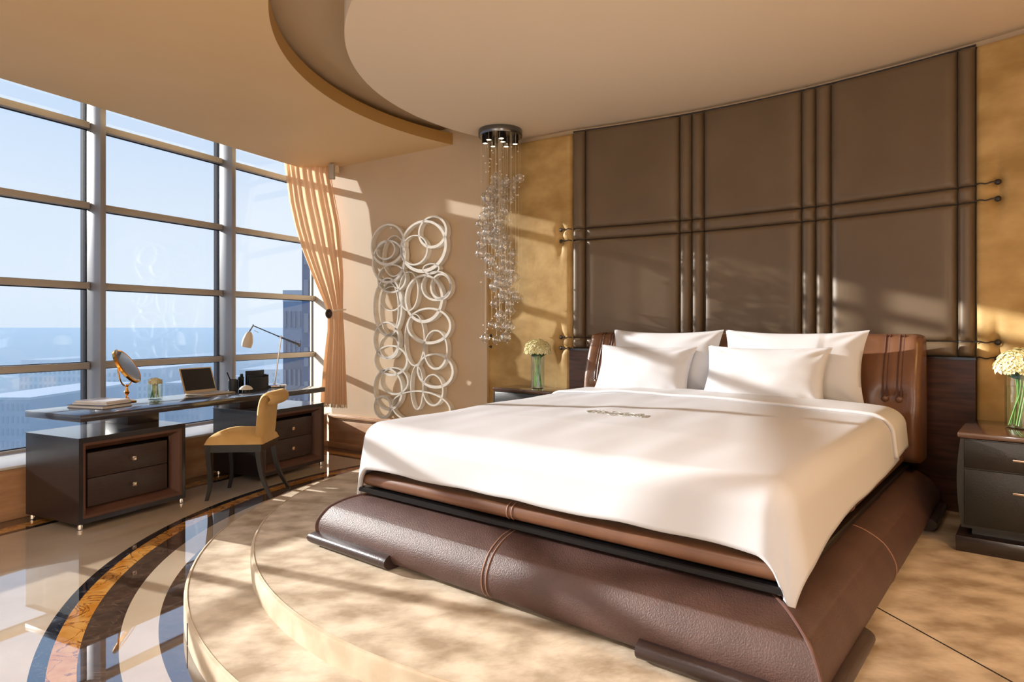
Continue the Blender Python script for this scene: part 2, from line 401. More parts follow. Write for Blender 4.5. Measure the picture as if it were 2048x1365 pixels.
# curved wall behind the padded panels, and the walls behind the camera
bm = BM(); n = 40; pts = [arc(-1.06+(3.75+1.06)*i/n, -.03) for i in range(n+1)]; back = [arc(-1.06+(3.75+1.06)*i/n, -.22) for i in range(n+1)]
pl = [FB @ p for p in pts]+[FB @ p for p in reversed(back)]
prism(bm, [(p.x, p.y) for p in pl], -.05, 3.3); struct('wall_headboard', bm, M['wallpaint'], label='curved wall behind the bed', smooth=60)
e0 = FB @ arc(3.75, -.03)
bm = B(e0.x, e0.x+.2, -3.7, e0.y+.1, -.05, 3.3); struct('wall_right', bm, M['wallpaint'], smooth=0)
bm = B(-8.3, e0.x+.2, -3.9, -3.7, -.05, 3.3); struct('wall_back', bm, M['wallpaint'], smooth=0)

# ceilings
def ring_pts(c, r, n=128): return [(c[0]+r*math.cos(2*PI*i/n), c[1]+r*math.sin(2*PI*i/n)) for i in range(n)]
SC, SR = (.944, 4.275), 2.372; DC, DR = (.991, 4.203), 2.0
outer = [W2(-6.5, 5.11), W2(8.2, 5.11), Vector((7.5, 10.5, 0)), Vector((7.5, -5, 0)), Vector((-9.6, -5, 0))]
def in_ray(c, ang, poly):
    best = None; d = Vector((math.cos(ang), math.sin(ang)))
    for i in range(len(poly)):
        a, b = poly[i], poly[(i+1) % len(poly)]; ex, ey = b.x-a.x, b.y-a.y; den = d.x*ey-d.y*ex
        if abs(den) < 1e-9: continue
        t = ((a.x-c[0])*ey-(a.y-c[1])*ex)/den; s = ((a.x-c[0])*d.y-(a.y-c[1])*d.x)/den
        if t > 0 and -1e-6 <= s <= 1+1e-6 and (best is None or t < best): best = t
    return best
def annulus(z, zt, c, r, mi_edge=1, n=256):
    bm = BM(); I0, O0, I1, O1 = [], [], [], []
    for i in range(n):
        a = 2*PI*i/n; t = in_ray(c, a, outer); ca, sa = math.cos(a), math.sin(a)
        I0.append(bm.verts.new((c[0]+r*ca, c[1]+r*sa, z))); O0.append(bm.verts.new((c[0]+t*ca, c[1]+t*sa, z)))
        I1.append(bm.verts.new((c[0]+r*ca, c[1]+r*sa, zt))); O1.append(bm.verts.new((c[0]+t*ca, c[1]+t*sa, zt)))
    for i in range(n):
        j = (i+1) % n
        bm.faces.new((I0[i], O0[i], O0[j], I0[j])); bm.faces.new((I1[i], O1[i], O1[j], I1[j]))
        bm.faces.new((I0[i], I0[j], I1[j], I1[i])).material_index = mi_edge; bm.faces.new((O0[i], O0[j], O1[j], O1[i]))
    return bm
struct('ceiling', annulus(ZS, ZR-.005, SC, SR), [M['soffit'], M['lip']], smooth=25, label='lower tan ceiling with a curved edge')
bm = lathe(BM(), [(DR, ZD), (DR-.012, ZD), (0.001, ZD)], DC[0], DC[1], 128); lathe(bm, [(DR, ZD), (DR, ZR+.06)], DC[0], DC[1], 128)
bmesh.ops.remove_doubles(bm, verts=bm.verts, dist=1e-5)
struct('ceiling', bm, M['ceil'], smooth=25, label='round raised cream ceiling over the bed')
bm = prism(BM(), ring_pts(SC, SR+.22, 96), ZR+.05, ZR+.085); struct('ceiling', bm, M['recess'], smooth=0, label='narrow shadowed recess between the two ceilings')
bm = prism(BM(), [(p.x, p.y) for p in (W2(-6.5, 5.0), W2(8.2, 5.0), W2(8.2, 5.8), W2(-6.5, 5.8))], 3.40, 3.46)
struct('ceiling', bm, M['soffit'], smooth=0, label='curtain pocket above the windows')
# roof slab keeping daylight out above everything
bm = prism(BM(), [(p.x, p.y) for p in outer[:1]+[W2(8.2, 5.11)]+outer[2:]], ZR+.10, ZR+.45); struct('ceiling', bm, M['recess'], smooth=0, label='slab above')

# windows : one window per bay, each with its panes
US = [-1.84, -.56, .72, 2.0, 3.256, 4.532, 5.877]; RZ = [.965, 1.61, 2.257, 2.905]
for i in range(len(US)-1):
    u0, u1 = US[i], US[i+1]
    bm = BM()
    for z in RZ: bx(bm, u0+.006, u1-.006, 5.385, 5.47, z-.026, z+.026, bev=.003)
    bx(bm, u0, u1, 5.40, 5.47, .353, .372)
    wn = struct('window_%d' % (i+1), bm, M['frame'], FW)
    bm = BM(); hs = [.353]+RZ+[3.40]
    for k in range(len(hs)-1): bx(bm, u0, u1, 5.447, 5.455, hs[k]+.0, hs[k+1])
    g = mk('pane', bm, M['glass'], wn, None, 0)
    bm = BM()
    for z in RZ+[.353]:
        if z != .353: bx(bm, u0, u1, 5.436, 5.447, z-.034, z-.026)
        bx(bm, u0, u1, 5.436, 5.447, z+.026, z+.031) if z != .353 else bx(bm, u0, u1, 5.436, 5.447, .372, .379)
    bx(bm, u1-.014, u1+.02, 5.436, 5.446, .36, 3.40); bx(bm, u1-.014, u1+.06, 5.456, 5.50, .36, 3.40)
    mk('gasket', bm, M['gasket'], wn, None, 0)
for i, u in enumerate(US):
    last = i == len(US)-1
    bm = B(u+.0, u+(.12 if last else .045), 5.26 if not last else 5.37, 5.446, .353, 3.40, bev=.003)
    struct('trim_%d' % (i+3), bm, M['mullion'] if not last else M['frame'], FW, label='upright window mullion')

# ------------------------------------------------------------------ platform
def wall_clip(c, r, off=.05, n=160):
    """disc cut by the curved wall"""
    out = []
    for i in range(n):
        a = 2*PI*i/n; p = Vector((c.x+r*math.cos(a), c.y+r*math.sin(a), 0)); q = FB.inverted() @ p
        v = Vector((q.x-ARC_C[0], q.y-ARC_C[1], 0))
        lim = ARC_R-off
        if q.y > 0 and v.length > lim:
            cB = FB.inverted() @ Vector((c.x, c.y, 0)); lo, hi = 0.0, 1.0
            for _ in range(40):
                mid = (lo+hi)/2; s = cB.lerp(q, mid)
                if Vector((s.x-ARC_C[0], s.y-ARC_C[1], 0)).length > lim: hi = mid
                else: lo = mid
            p = FB @ cB.lerp(q, lo)
        out.append((p.x, p.y))
    return out
def step_mesh(c, r, z0, z1):
    bm = BM(); e = .012
    prof = [(0, z0), (0, z1-e), (e*.3, z1-e*.3), (e, z1)]
    prev = None
    for off, z in prof:
        vs = [bm.verts.new((x, y, z)) for x, y in wall_clip(c, r-off)]
        if prev:
            for i in range(len(vs)):
                f = bm.faces.new((prev[i], prev[(i+1) % len(vs)], vs[(i+1) % len(vs)], vs[i])); f.material_index = 1
        prev = vs
    cx = bm.verts.new((c.x, c.y, z1))
    for i in range(len(prev)): bm.faces.new((prev[i], prev[(i+1) % len(prev)], cx))
    return bm
pf = thing('bed_platform', 'round two-step beige suede platform that carries the bed', 'platform')
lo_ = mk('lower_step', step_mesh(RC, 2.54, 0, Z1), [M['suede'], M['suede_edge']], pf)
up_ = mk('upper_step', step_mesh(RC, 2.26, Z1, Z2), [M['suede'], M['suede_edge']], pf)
def circ_tube(c, r, z, rad, a0, a1, n=120): return tube(BM(), [(c.x+r*math.cos(a0+(a1-a0)*i/n), c.y+r*math.sin(a0+(a1-a0)*i/n), z) for i in range(n+1)], rad, 6)
mk('seam', circ_tube(RC, 2.54-.014, Z1+.0005, .0022, 1.7, 5.6), M['suede_edge'], lo_)
mk('seam', circ_tube(RC, 2.26-.014, Z2+.0005, .0022, 1.7, 5.6), M['suede_edge'], up_)
mk('seam', tube(BM(), [(1.39, 2.60, Z2+.0005), (1.55, 1.86, Z2+.0005)], .0025, 6), M['cord'], up_)
a_ = math.atan2(2.63-4.0, -1.295-.84)
mk('seam', tube(BM(), [(RC.x+2.541*math.cos(a_), RC.y+2.541*math.sin(a_), 0.002), (RC.x+2.541*math.cos(a_), RC.y+2.541*math.sin(a_), Z1-.01)], .002, 6), M['cord'], lo_)

# ------------------------------------------------------------------ padded wall panels
sat = lambda x: math.sqrt(max(0, 1-(1-min(max(x, 0), 1))**2))
BW = [arc_w(p) for p in (1148, 1172, 1361, 1385, 1409, 1605, 1633, 1663, 1917, 1953)]
ZP = [1.10, 1.19, 2.0, 2.095, 2.905]
def merge_steps(bounds, fine, coarse, edge):
    out = []
    for a, b in zip(bounds, bounds[1:]):
        x = a
        while x < b-1e-6:
            out.append(x); x += fine if (x-a < edge or b-x < edge) else coarse
        if b-out[-1] < fine*.5: out.pop()
    out.append(bounds[-1]); return out
pn = thing('upholstered_wall_panel', 'padded taupe satin wall panel with cord seams behind the bed', 'wall panel', FB, 1.1, 2.8, 0)
off0 = Vector((1.1, 2.8, 0))
xs = merge_steps(BW, .006, .03, .06); zs = merge_steps(ZP, .006, .03, .05)
bm = BM(); V = []
for x in xs:
    dv = min(abs(x-b) for b in BW); k = next((i for i in range(len(BW)-1) if BW[i]-1e-9 <= x <= BW[i+1]+1e-9)); wd = BW[k+1]-BW[k]; dn = .045 if wd < .2 else .075
    row = []
    for z in zs:
        dz = min(abs(z-b) for b in ZP); kz = next(i for i in range(len(ZP)-1) if ZP[i]-1e-9 <= z <= ZP[i+1]+1e-9); narrow = ZP[kz+1]-ZP[kz] < .2
        hx = sat(dv/dn); hz = sat(dz/.035)
        h = .040*hx*(.42+.58*hz)+.012*hz*hx
        # small gathers next to the seams
        h += .0012*math.sin(x*230+3*math.sin(x*31))*math.exp(-dz/.02)*hx + .0008*math.sin(z*190+2*math.sin(z*23))*math.exp(-dv/.02)
        row.append(bm.verts.new(arc(x, h, z)-off0))
    V.append(row)
for i in range(len(xs)-1):
    for j in range(len(zs)-1): bm.faces.new((V[i][j], V[i+1][j], V[i+1][j+1], V[i][j+1]))
mk('padding', bm, M['satin'], pn, smooth=70)
for z in ZP[1:4]:
    bm = tube(BM(), [arc(x, .010+.012*sat(min(abs(x-b) for b in BW)/.03), z)-off0 for x in merge_steps(BW, .012, .04, .05)], .0035, 6); mk('seam_cord', bm, M['cord'], pn)
for b in BW: mk('seam_cord', tube(BM(), [arc(b, .004, z)-off0 for z in (1.10, 1.6, 2.2, 2.9)], .0035, 6), M['cord'], pn)
mk('edge_piping', tube(BM(), [arc(BW[0]+(BW[-1]-BW[0])*i/40, .012, 2.91)-off0 for i in range(41)], .006, 6), M['cord'], pn)

def gold_panel(x0, x1, edge0, edge1, label, buttons, x_seam, zt=2.90):
    g = thing('velvet_wall_panel', label, 'wall panel', FB, (x0+x1)/2, 2.7, 0)
    o0 = Vector(((x0+x1)/2, 2.7, 0)); bm = BM()
    nx, nz = int((x1-x0)/.014), 200
    T = .05
    def f(s, t):
        x = x0+(x1-x0)*s; z = Z2+.0+(zt-Z2)*t
        h = T
        if edge0: h *= sat((x-x0)/.045)
        if edge1: h *= sat((x1-x)/.035)
        h *= sat((zt-z)/.03)
        for bx_, bz in buttons:
            d = math.hypot(x-bx_, (z-bz)); h -= .028*math.exp(-(d/.035)**2)
            # puckered tension folds above and below each button and towards the seam
            h -= .014*math.exp(-((x-bx_)/.02)**2-((z-bz)/.12)**2)
            lo_x, hi_x = sorted((bx_, x_seam))
            if lo_x <= x <= hi_x: h -= .012*math.exp(-((z-bz)/.016)**2)
        h += .002*noise.noise(Vector((x*6, z*6, 1)))
        return arc(x, max(h, .002), z)-o0
    grid(bm, nx, nz, f); mk('padding', bm, M['gold'], g, smooth=70)
    for bx_, bz in buttons:
        p = arc(bx_, .034, bz)-o0
        mk('button', ball(BM(), p, .017, 2, (1, .5, 1)), M['cord'], g)
        q = [arc(bx_+(x_seam-bx_)*k/8, .038+.014*math.sin(PI*k/8), bz+.004*math.sin(k*1.3))-o0 for k in range(9)]
        mk('cord', tube(BM(), q, .004, 6), M['cord'], g)
    return g
xl0 = arc_w(972); xbL = arc_w(1126); xbl2 = arc_w(988); xr1 = 3.7; xbR = arc_w(2000)
g1 = gold_panel(xl0, BW[0], True, True, 'tall mottled gold velvet panel beside the hanging glass light', [(xbL, 2.095), (xbL, 2.0), (xbL, 1.19), (xbL, 1.10)], BW[0])
o0 = Vector(((xl0+BW[0])/2, 2.7, 0))
for z in (1.20, 1.10):
    mk('button', ball(BM(), arc(xbl2, .045, z)-o0, .016, 2, (1, .6, 1)), M['cord'], g1)
    mk('cord', tube(BM(), [arc(xbl2, .048, z)-o0, arc(xl0+.03, .052, z-.004)-o0, arc(xl0+.004, .03, z-.006)-o0, arc(xl0-.002, .005, z-.006)-o0], .004, 6), M['cord'], g1)
gold_panel(BW[-1], xr1, True, False, 'gold velvet panel behind the nearest nightstand', [(xbR, 2.095), (xbR, 2.0), (xbR, 1.19), (xbR, 1.10)], BW[-1])
# dark wood panel below the satin
wp = thing('wooden_wall_panel', 'dark walnut veneer panel under the satin panel behind the headboard', 'wall panel', FB, 1.1, 2.8, 0)
bm = BM(); fr = [arc(BW[0]-.012+(BW[-1]-BW[0]+.024)*i/40, .06) for i in range(41)]; bk = [arc(BW[0]-.012+(BW[-1]-BW[0]+.024)*i/40, .0) for i in range(40, -1, -1)]
prism(bm, [(p.x-1.1, p.y-2.8) for p in fr+bk], Z2, 1.085); mk('veneer', bm, M['walnut'], wp, smooth=20)
bm = BM(); fr = [arc(BW[0]-.016+(BW[-1]-BW[0]+.032)*i/40, .066) for i in range(41)]
prism(bm, [(p.x-1.1, p.y-2.8) for p in fr+bk], 1.085, 1.10); mk('cap_rail', bm, M['darkwood'], wp, smooth=20)

# ------------------------------------------------------------------ bed
BWID = 2.22
bed = thing('bed', 'wide brown leather bed with rolled feet and buttoned headboard', 'bed', FB, 0, 0, Z2)
prof = [(.03, .012), (-.025, .02), (-.048, .05), (-.056, .085), (-.052, .12), (-.036, .155), (-.010, .19), (.03, .218), (.075, .238), (.13, .249), (.22, .252)]
def fine(prof, n=4):
    return [(p.x, p.y) for p in catmull([(a, b, 0) for a, b in prof], n)]
base = mk('base', rects(BM(), fine(prof), BWID, 0, 2.55), M['leather'], bed, smooth=50)
for sx in (0, 1):
    pts = [((o if sx == 0 else BWID-o), o, z) for o, z in fine(prof[:-1], 3)]
    mk('piping', tube(BM(), pts, .006, 8), M['piping'], base)
for x in (1.040, 1.062): mk('seam', tube(BM(), [(x, o-.0015, z) for o, z in fine(prof[1:-1], 3)], .0022, 6), M['stitch'], base)
for y in (1.09,): mk('seam', tube(BM(), [(BWID-o+.0015, y, z) for o, z in fine(prof[1:-1], 3)], .003, 6), M['stitch'], base)
mk('slat_board', rects(BM(), [(.095, .262), (.09, .266), (.09, .283), (.095, .287)], BWID, 0, 2.45), M['black'], bed, smooth=0)
rp = [(.15, .29), (.122, .292), (.108, .305), (.104, .325), (.112, .345), (.132, .358), (.16, .362), (.30, .363)]
tray = mk('mattress_tray', rects(BM(), fine(rp), BWID, 0, 2.42), M['leather_s'], bed, smooth=50)
for x in (1.035, 1.06): mk('seam', tube(BM(), [(x, o-.0015, z) for o, z in fine(rp[1:-1], 3)], .0025, 6), M['stitch'], tray)
mk('seam', tube(BM(), [(BWID-o+.0015, 1.12, z) for o, z in fine(rp[1:-1], 3)], .003, 6), M['stitch'], tray)
# corner feet : half round rolls mitred round the corner
def foot(cx, cy, sx, sy, parent=bed, L=.50):
    bm = BM(); r, dpt = .062, .075
    sec = []
    for k in range(9):
        a = PI*k/8; sec.append((-dpt*.5-math.sin(a)*dpt*.62, .005+.033-.033*math.cos(a)))
    sec = [(.05, .005)]+sec+[(.05, .071)]
    P = [((L, 0), (0, 1)), ((0, 0), None), ((0, L), (1, 0))]
    rings = []
    for i in range(3):
        ring = []
        for off, z in sec:
            if i == 0: p = (L, off)
            elif i == 1: p = (off, off)
            else: p = (off, L)
            ring.append(bm.verts.new((cx+sx*p[0], cy+sy*p[1], z)))
        rings.append(ring)
    for i in range(2):
        for k in range(len(sec)): bm.faces.new((rings[i][k], rings[i][(k+1) % len(sec)], rings[i+1][(k+1) % len(sec)], rings[i+1][k]))
    bm.faces.new(rings[0]); bm.faces.new(rings[2])
    return mk('foot', bm, M['leather_d'], parent, smooth=40)
foot(-.005, -.005, 1, 1); foot(BWID+.005, -.005, -1, 1); foot(BWID+.005, 2.50, -1, -1, L=.4); foot(-.005, 2.50, 1, -1, L=.4)
# headboard
hw0, hw1 = -.05, 2.20
def hb_face(t):   # t 0 bottom .. 1 top : (a, z)
    z = .50+(1.215-.50)*t
    a = 2.40-.03*math.sin(PI*min(1, t*1.1))+.10*t**3
    return a, z
hb = mk('headboard', BM(), M['leather_s'], bed)
bm = BM()
prof_h = []
for k in range(25):
    t = k/24; prof_h.append(hb_face(t))
topa, topz = prof_h[-1]
prof_h += [(topa+.02, topz+.014), (topa+.06, topz+.02), (topa+.10, topz+.010), (topa+.115, topz-.02), (2.63, .9), (2.63, .50)]
prof_h[0] = (prof_h[0][0]+.02, prof_h[0][1])
xsH = [hw0+.0, hw0+.006, hw0+.02, hw0+.045]+[hw0+.045+(hw1-hw0-.09)*i/90 for i in range(1, 90)]+[hw1-.045, hw1-.02, hw1-.006, hw1]
BT = [(.06, .86), (.135, .86), (2.02, .86), (2.095, .86)]
V = []
for x in xsH:
    e_ = min(x-hw0, hw1-x); rnd = .055*(1-sat(e_/.045))
    row = []
    for i, (a, z) in enumerate(prof_h):
        aa = a+(rnd if i < 27 else 0); 
        if i < 25:
            for bx_, bz in BT:
                if z > bz: aa += .012*math.exp(-((x-bx_)/.012)**2)
                aa += .022*math.exp(-((x-bx_)/.05)**2-((z-bz)/.045)**2)
            # the outer ends wrap towards the foot of the bed
            aa -= .05*max(0, 1-(x-hw0)/.5)**2+.05*max(0, 1-(hw1-x)/.5)**2
        row.append(bm.verts.new((x, aa, z-Z2-(rnd*.5 if 22 < i < 29 else 0))))
    V.append(row)
for i in range(len(V)-1):
    for j in range(len(prof_h)):
        k = (j+1) % len(prof_h); bm.faces.new((V[i][j], V[i+1][j], V[i+1][k], V[i][k]))
bm.faces.new(V[0]); bm.faces.new(V[-1]); bmesh.ops.recalc_face_normals(bm, faces=bm.faces); bm.to_mesh(hb.data); bm.free()
for p in hb.data.polygons: p.use_smooth = True
hb.data.set_sharp_from_angle(angle=math.radians(60))
def wrap_a(x): return -.05*max(0, 1-(x-hw0)/.5)**2-.05*max(0, 1-(hw1-x)/.5)**2
for bx_, bz in BT:
    t = (bz-.5)/.715; a = hb_face(t)[0]+wrap_a(bx_)
    mk('button', ball(BM(), (bx_, a+.016, bz-Z2), .021, 2, (1, .5, 1)), M['leather_s'], hb)
    for dx in (-.011, .011):
        pts = []
        for k in range(13):
            tt = t+.02+(1-t-.02)*k/12; aa, zz = hb_face(tt); pts.append((bx_+dx, aa+wrap_a(bx_)+.006, zz-Z2))
        pts.append((bx_+dx, topa+wrap_a(bx_)+.035, topz+.014-Z2))
        mk('strap_piping', tube(BM(), pts, .005, 6), M['piping'], hb)
pts = [(hw0+.004, hb_face(k/24)[0]+wrap_a(hw0)+.045, hb_face(k/24)[1]-Z2) for k in range(25)]
mk('piping', tube(BM(), pts, .005, 6), M['stitch'], hb)

mt = thing('mattress', 'white mattress mostly covered by the duvet', 'mattress', FB, 1.11, 1.25, .56)
mk('body', B(-.97, .97, -1.08, 1.10, 0, .21, bev=.06, seg=4), M['cotton2'], mt)

# duvet : a square cloth draped over the mattress
DR_ = .10; wi0, wi1, ai0 = .165, 2.055, .19; HEAD = 2.06
def drape(p, q, lift=0.0):
    """p across the bed, q along it, both measured on the flat cloth -> point"""
    ex = (wi0-p) if p < wi0 else (p-wi1 if p > wi1 else 0); sx = -1 if p < wi0 else 1
    ey = (ai0-q) if q < ai0 else 0
    r = math.hypot(ex, ey)
    bxp = min(max(p, wi0), wi1); byp = max(q, ai0)
    top = .795+.035*min(1, max(0, byp)/2.0)
    if r > 1e-6: top -= 0
    # soft crown and pillow-like quilting
    cx = (bxp-wi0)/(wi1-wi0)*2-1
    crown = .028*(1-cx*cx)*(min(1, max(0, byp-ai0)/.45))
    wr = .010*noise.noise(Vector((p*2.1, q*1.7, 3)))+.005*noise.noise(Vector((p*6, q*2.5, 7)))
    z = top+crown+wr+lift
    x, y = bxp, byp
    if r > 0:
        d = (sx*ex/r, -ey/r)
        q4 = DR_*PI/2
        be = math.radians(7)
        if r < q4: out = (DR_+lift)*math.sin(r/DR_); dn = (DR_)*(1-math.cos(r/DR_))
        else: out = DR_+lift+(r-q4)*math.sin(be); dn = DR_+(r-q4)*math.cos(be)
        # hanging folds
        s = p if ey > ex else q
        k = min(1, max(0, r-q4)/.15)
        out += k*(.006*math.sin(s*5+1)+.002*math.sin(s*13)+.006*noise.noise(Vector((p*3, q*3, 9))))
        x += d[0]*out; y += d[1]*out; z -= dn
        z += .006*k*noise.noise(Vector((p*4, q*4, 5)))
    return Vector((x, y, z))
HS, HF = .29, .275
duv = thing('duvet', 'smooth white duvet hanging to points over the foot corners of the bed', 'duvet', FB, 1.11, 1.1, .80)
od = Vector((1.11, 1.1, .80))
def cloth_mesh(p0, p1, q0, q1, nu, nv, lift, thick=.012, corner=.05, ragged=0):
    bm = BM()
    def f(s, t):
        if ragged:       # the hem hangs lower towards the two foot corners
            cx = abs(s*2-1); q0_ = q0-ragged*max(0, (cx-.62)/.38)**1.5
            q = q0_+(q1-q0_)*t
            k = max(0, 1-max(0, q-ai0)/.75)**1.5; p0_, p1_ = p0-ragged*k, p1+ragged*k
            p = p0_+(p1_-p0_)*s
        else: p = p0+(p1-p0)*s; q = q0+(q1-q0)*t
        # round the cloth's corners a little and let the hems wave
        return drape(p, q, lift)-od
    grid(bm, nu, nv, f)
    return bm
o = mk('quilt', cloth_mesh(wi0-HS, wi1+HS, ai0-HF, HEAD-.16, 150, 130, 0, ragged=.05), M['cotton'], duv, smooth=80)
md = o.modifiers.new('thickness', 'SOLIDIFY'); md.thickness = .022; md.offset = -1
o = mk('folded_edge', cloth_mesh(wi0-.27, wi1+.27, HEAD-.31, HEAD+.03, 150, 26, .016), M['cotton2'], duv, smooth=80)
md = o.modifiers.new('thickness', 'SOLIDIFY'); md.thickness = .018; md.offset = -1
# embroidered monogram and ornament lying on the quilt
def script_stroke(pts, r=.0016): return tube(BM(), [drape(a, b)-od+Vector((0, 0, .0025)) for a, b in pts], r, 6)
ec, eq = 1.06, .92
bm = BM()
def st(pts, r=.002):
    tube(bm, [drape(ec+(a-ec)*.62, eq+(b-eq)*1.25)-od+Vector((0, 0, .0025)) for a, b in pts], r*.8, 6)
def curl(x, y, r, a0, a1, k=1.0, n=14): return [(ec+x+r*k*math.cos(a0+(a1-a0)*i/n), eq+y+r*math.sin(a0+(a1-a0)*i/n)) for i in range(n+1)]
st(curl(-.20, 0, .035, .6, 5.6)); st(curl(-.17, .0, .022, 0, 6.2)); st(curl(-.12, .0, .03, 3.2, 8.5)); st(curl(-.235, .0, .018, 1, 7))
for i in range(7):
    st(curl(-.06+i*.045, .004*(-1)**i, .020, PI*.9+i*.4, PI*2.6+i*.4))
st([(ec-.07+.32*i/20, eq-.03+.006*math.sin(i*.9)) for i in range(21)]); st([(ec-.05+.28*i/20, eq+.035+.008*math.sin(i*.7)) for i in range(21)])
st(curl(.26, 0, .03, 2, 8)); st(curl(.285, -.015, .018, 0, 6.2))
mk('embroidery', bm, M['thread'], duv)

# pillows
def pillow(label, wc, ac, zc, W_, H_, T_, tilt, yaw=0, roll=0, seed=1, flap=.56, flapside=1):
    th = thing('pillow', label, 'pillow', FB, wc, ac, zc, yaw)
    th.matrix_world = th.matrix_world @ Matrix.Rotation(roll, 4, 'Y')
    R = Matrix.Rotation(-tilt, 4, 'X')
    bm = BM(); n = 44; Vs = {}
    for side in (-1, 1):
        for i in range(n+1):
            for j in range(n+1):
                u, v = i/n*2-1, j/n*2-1
                if side == 1 and (i in (0, n) or j in (0, n)): Vs[(1, i, j)] = Vs[(-1, i, j)]; continue
                x = u*W_/2*(1-.085*(1-v*v)**1.0*abs(u)); y = v*H_/2*(1-.11*(1-u*u)*abs(v))
                t = T_/2*((1-abs(u)**2.6)*(1-abs(v)**2.6))**.55
                t += .006*noise.noise(Vector((u*2.3+seed*7, v*2.3, side)))*(1-abs(u)**4)*(1-abs(v)**4)
                # wrinkles pulled from the corners
                for cu in (-1, 1):
                    for cv in (-1, 1):
                        d = math.hypot(u-cu, v-cv); an = math.atan2(v-cv, u-cu)
                        t += .004*math.sin(an*9+seed)*math.exp(-((d-.38)/.22)**2)
                if side == -1 and u*flapside < flap: t += .0045
                if side == -1 and abs(u*flapside-flap) < .03: t -= .001
                p = R @ Vector((x, side*t, y+H_/2-.02))
                Vs[(side, i, j)] = bm.verts.new(p)
    for side in (-1, 1):
        for i in range(n):
            for j in range(n): bm.faces.new((Vs[(side, i, j)], Vs[(side, i+1, j)], Vs[(side, i+1, j+1)], Vs[(side, i, j+1)]))
    mk('pillowcase', bm, M['cotton2'], th, smooth=80)
    return th
pillow('white pillow leaning on the headboard, behind the front one on the far side', .66, 2.235, .815, .84, .475, .15, math.radians(13), 0, 0, 1, flap=3)
pillow('white pillow leaning on the headboard, behind the front one nearest the buttons', 1.52, 2.235, .815, .86, .475, .15, math.radians(13), 0, math.radians(0), 2, flap=.45)
pillow('front white pillow on the far side of the bed, with a flap edge', .575, 2.07, .80, .74, .40, .15, math.radians(24), 0, math.radians(0), 3, flap=3)
pillow('front white pillow on the near side of the bed', 1.40, 2.06, .80, .76, .41, .16, math.radians(24), 0, math.radians(0), 4, flap=3)

# ------------------------------------------------------------------ nightstands
def nightstand(w0, w1, a0, a1, zt, label):
    t = thing('nightstand', label, 'nightstand', FB, (w0+w1)/2, (a0+a1)/2, Z2)
    hw, ha = (w1-w0)/2, (a1-a0)/2; H = zt-Z2
    bm = B(-hw-.01, hw+.01, -ha-.035, ha, 0, .075, bev=.004); mk('plinth', bm, M['darkwood'], t)
    bm = BM(); prev = None
    for k in range(13):
        s = k/12; z = .11+(H-.03-.11)*s; b_ = .028*math.sin(PI*(.15+.75*(1-s)))
        r = [bm.verts.new(p) for p in ((-hw-b_+.02, -ha, z), (hw+b_-.02, -ha, z), (hw+b_-.02, ha, z), (-hw-b_+.02, ha, z))]
        if prev:
            for i in range(4): bm.faces.new((prev[i], prev[(i+1) % 4], r[(i+1) % 4], r[i]))
        else: bm.faces.new(r)
        prev = r
    bm.faces.new(prev); bx(bm, -hw+.05, hw-.05, -ha+.04, ha-.02, .07, .112)
    mk('body', bm, M['leather_ns'], t)
    mk('top', B(-hw-.005, hw+.005, -ha-.006, ha, H-.028, H, bev=.006, seg=3), M['nstop'], t)
    zs_ = .593-.765+H
    for z0, z1 in ((zs_+.003, H-.034), (.125, zs_-.003)):
        d = mk('drawer', B(-hw+.022, hw-.022, -ha-.010, -ha+.01, z0, z1, bev=.004), M['leather_ns'], t)
        zh = z1-.075 if z0 > .3 else z1-.088
        mk('handle', bx(bx(B(-.115, .115, -ha-.034, -ha-.026, zh-.005, zh+.005, bev=.002), -.10, -.09, -ha-.03, -ha-.008, zh-.004, zh+.004), .09, .10, -ha-.03, -ha-.008, zh-.004, zh+.004), M['knob'], d)
    return t
M['leather_ns'] = mat('dark leather wrapped cabinet', lin(42, 38, 35), .36, c2=lin(32, 35, 31), nscale=2.5, bump=.08, bscale=150)
M['nstop'] = mat('polished dark brown top', lin(78, 54, 40), .12, spec=.7, coat=.5)
nightstand(2.42, 3.07, 1.885, 2.47, .765, 'dark leather nightstand with bar handles in the near corner')
nightstand(-.815, -.215, 2.175, 2.50, .775, 'dark nightstand half hidden behind the far side of the bed')

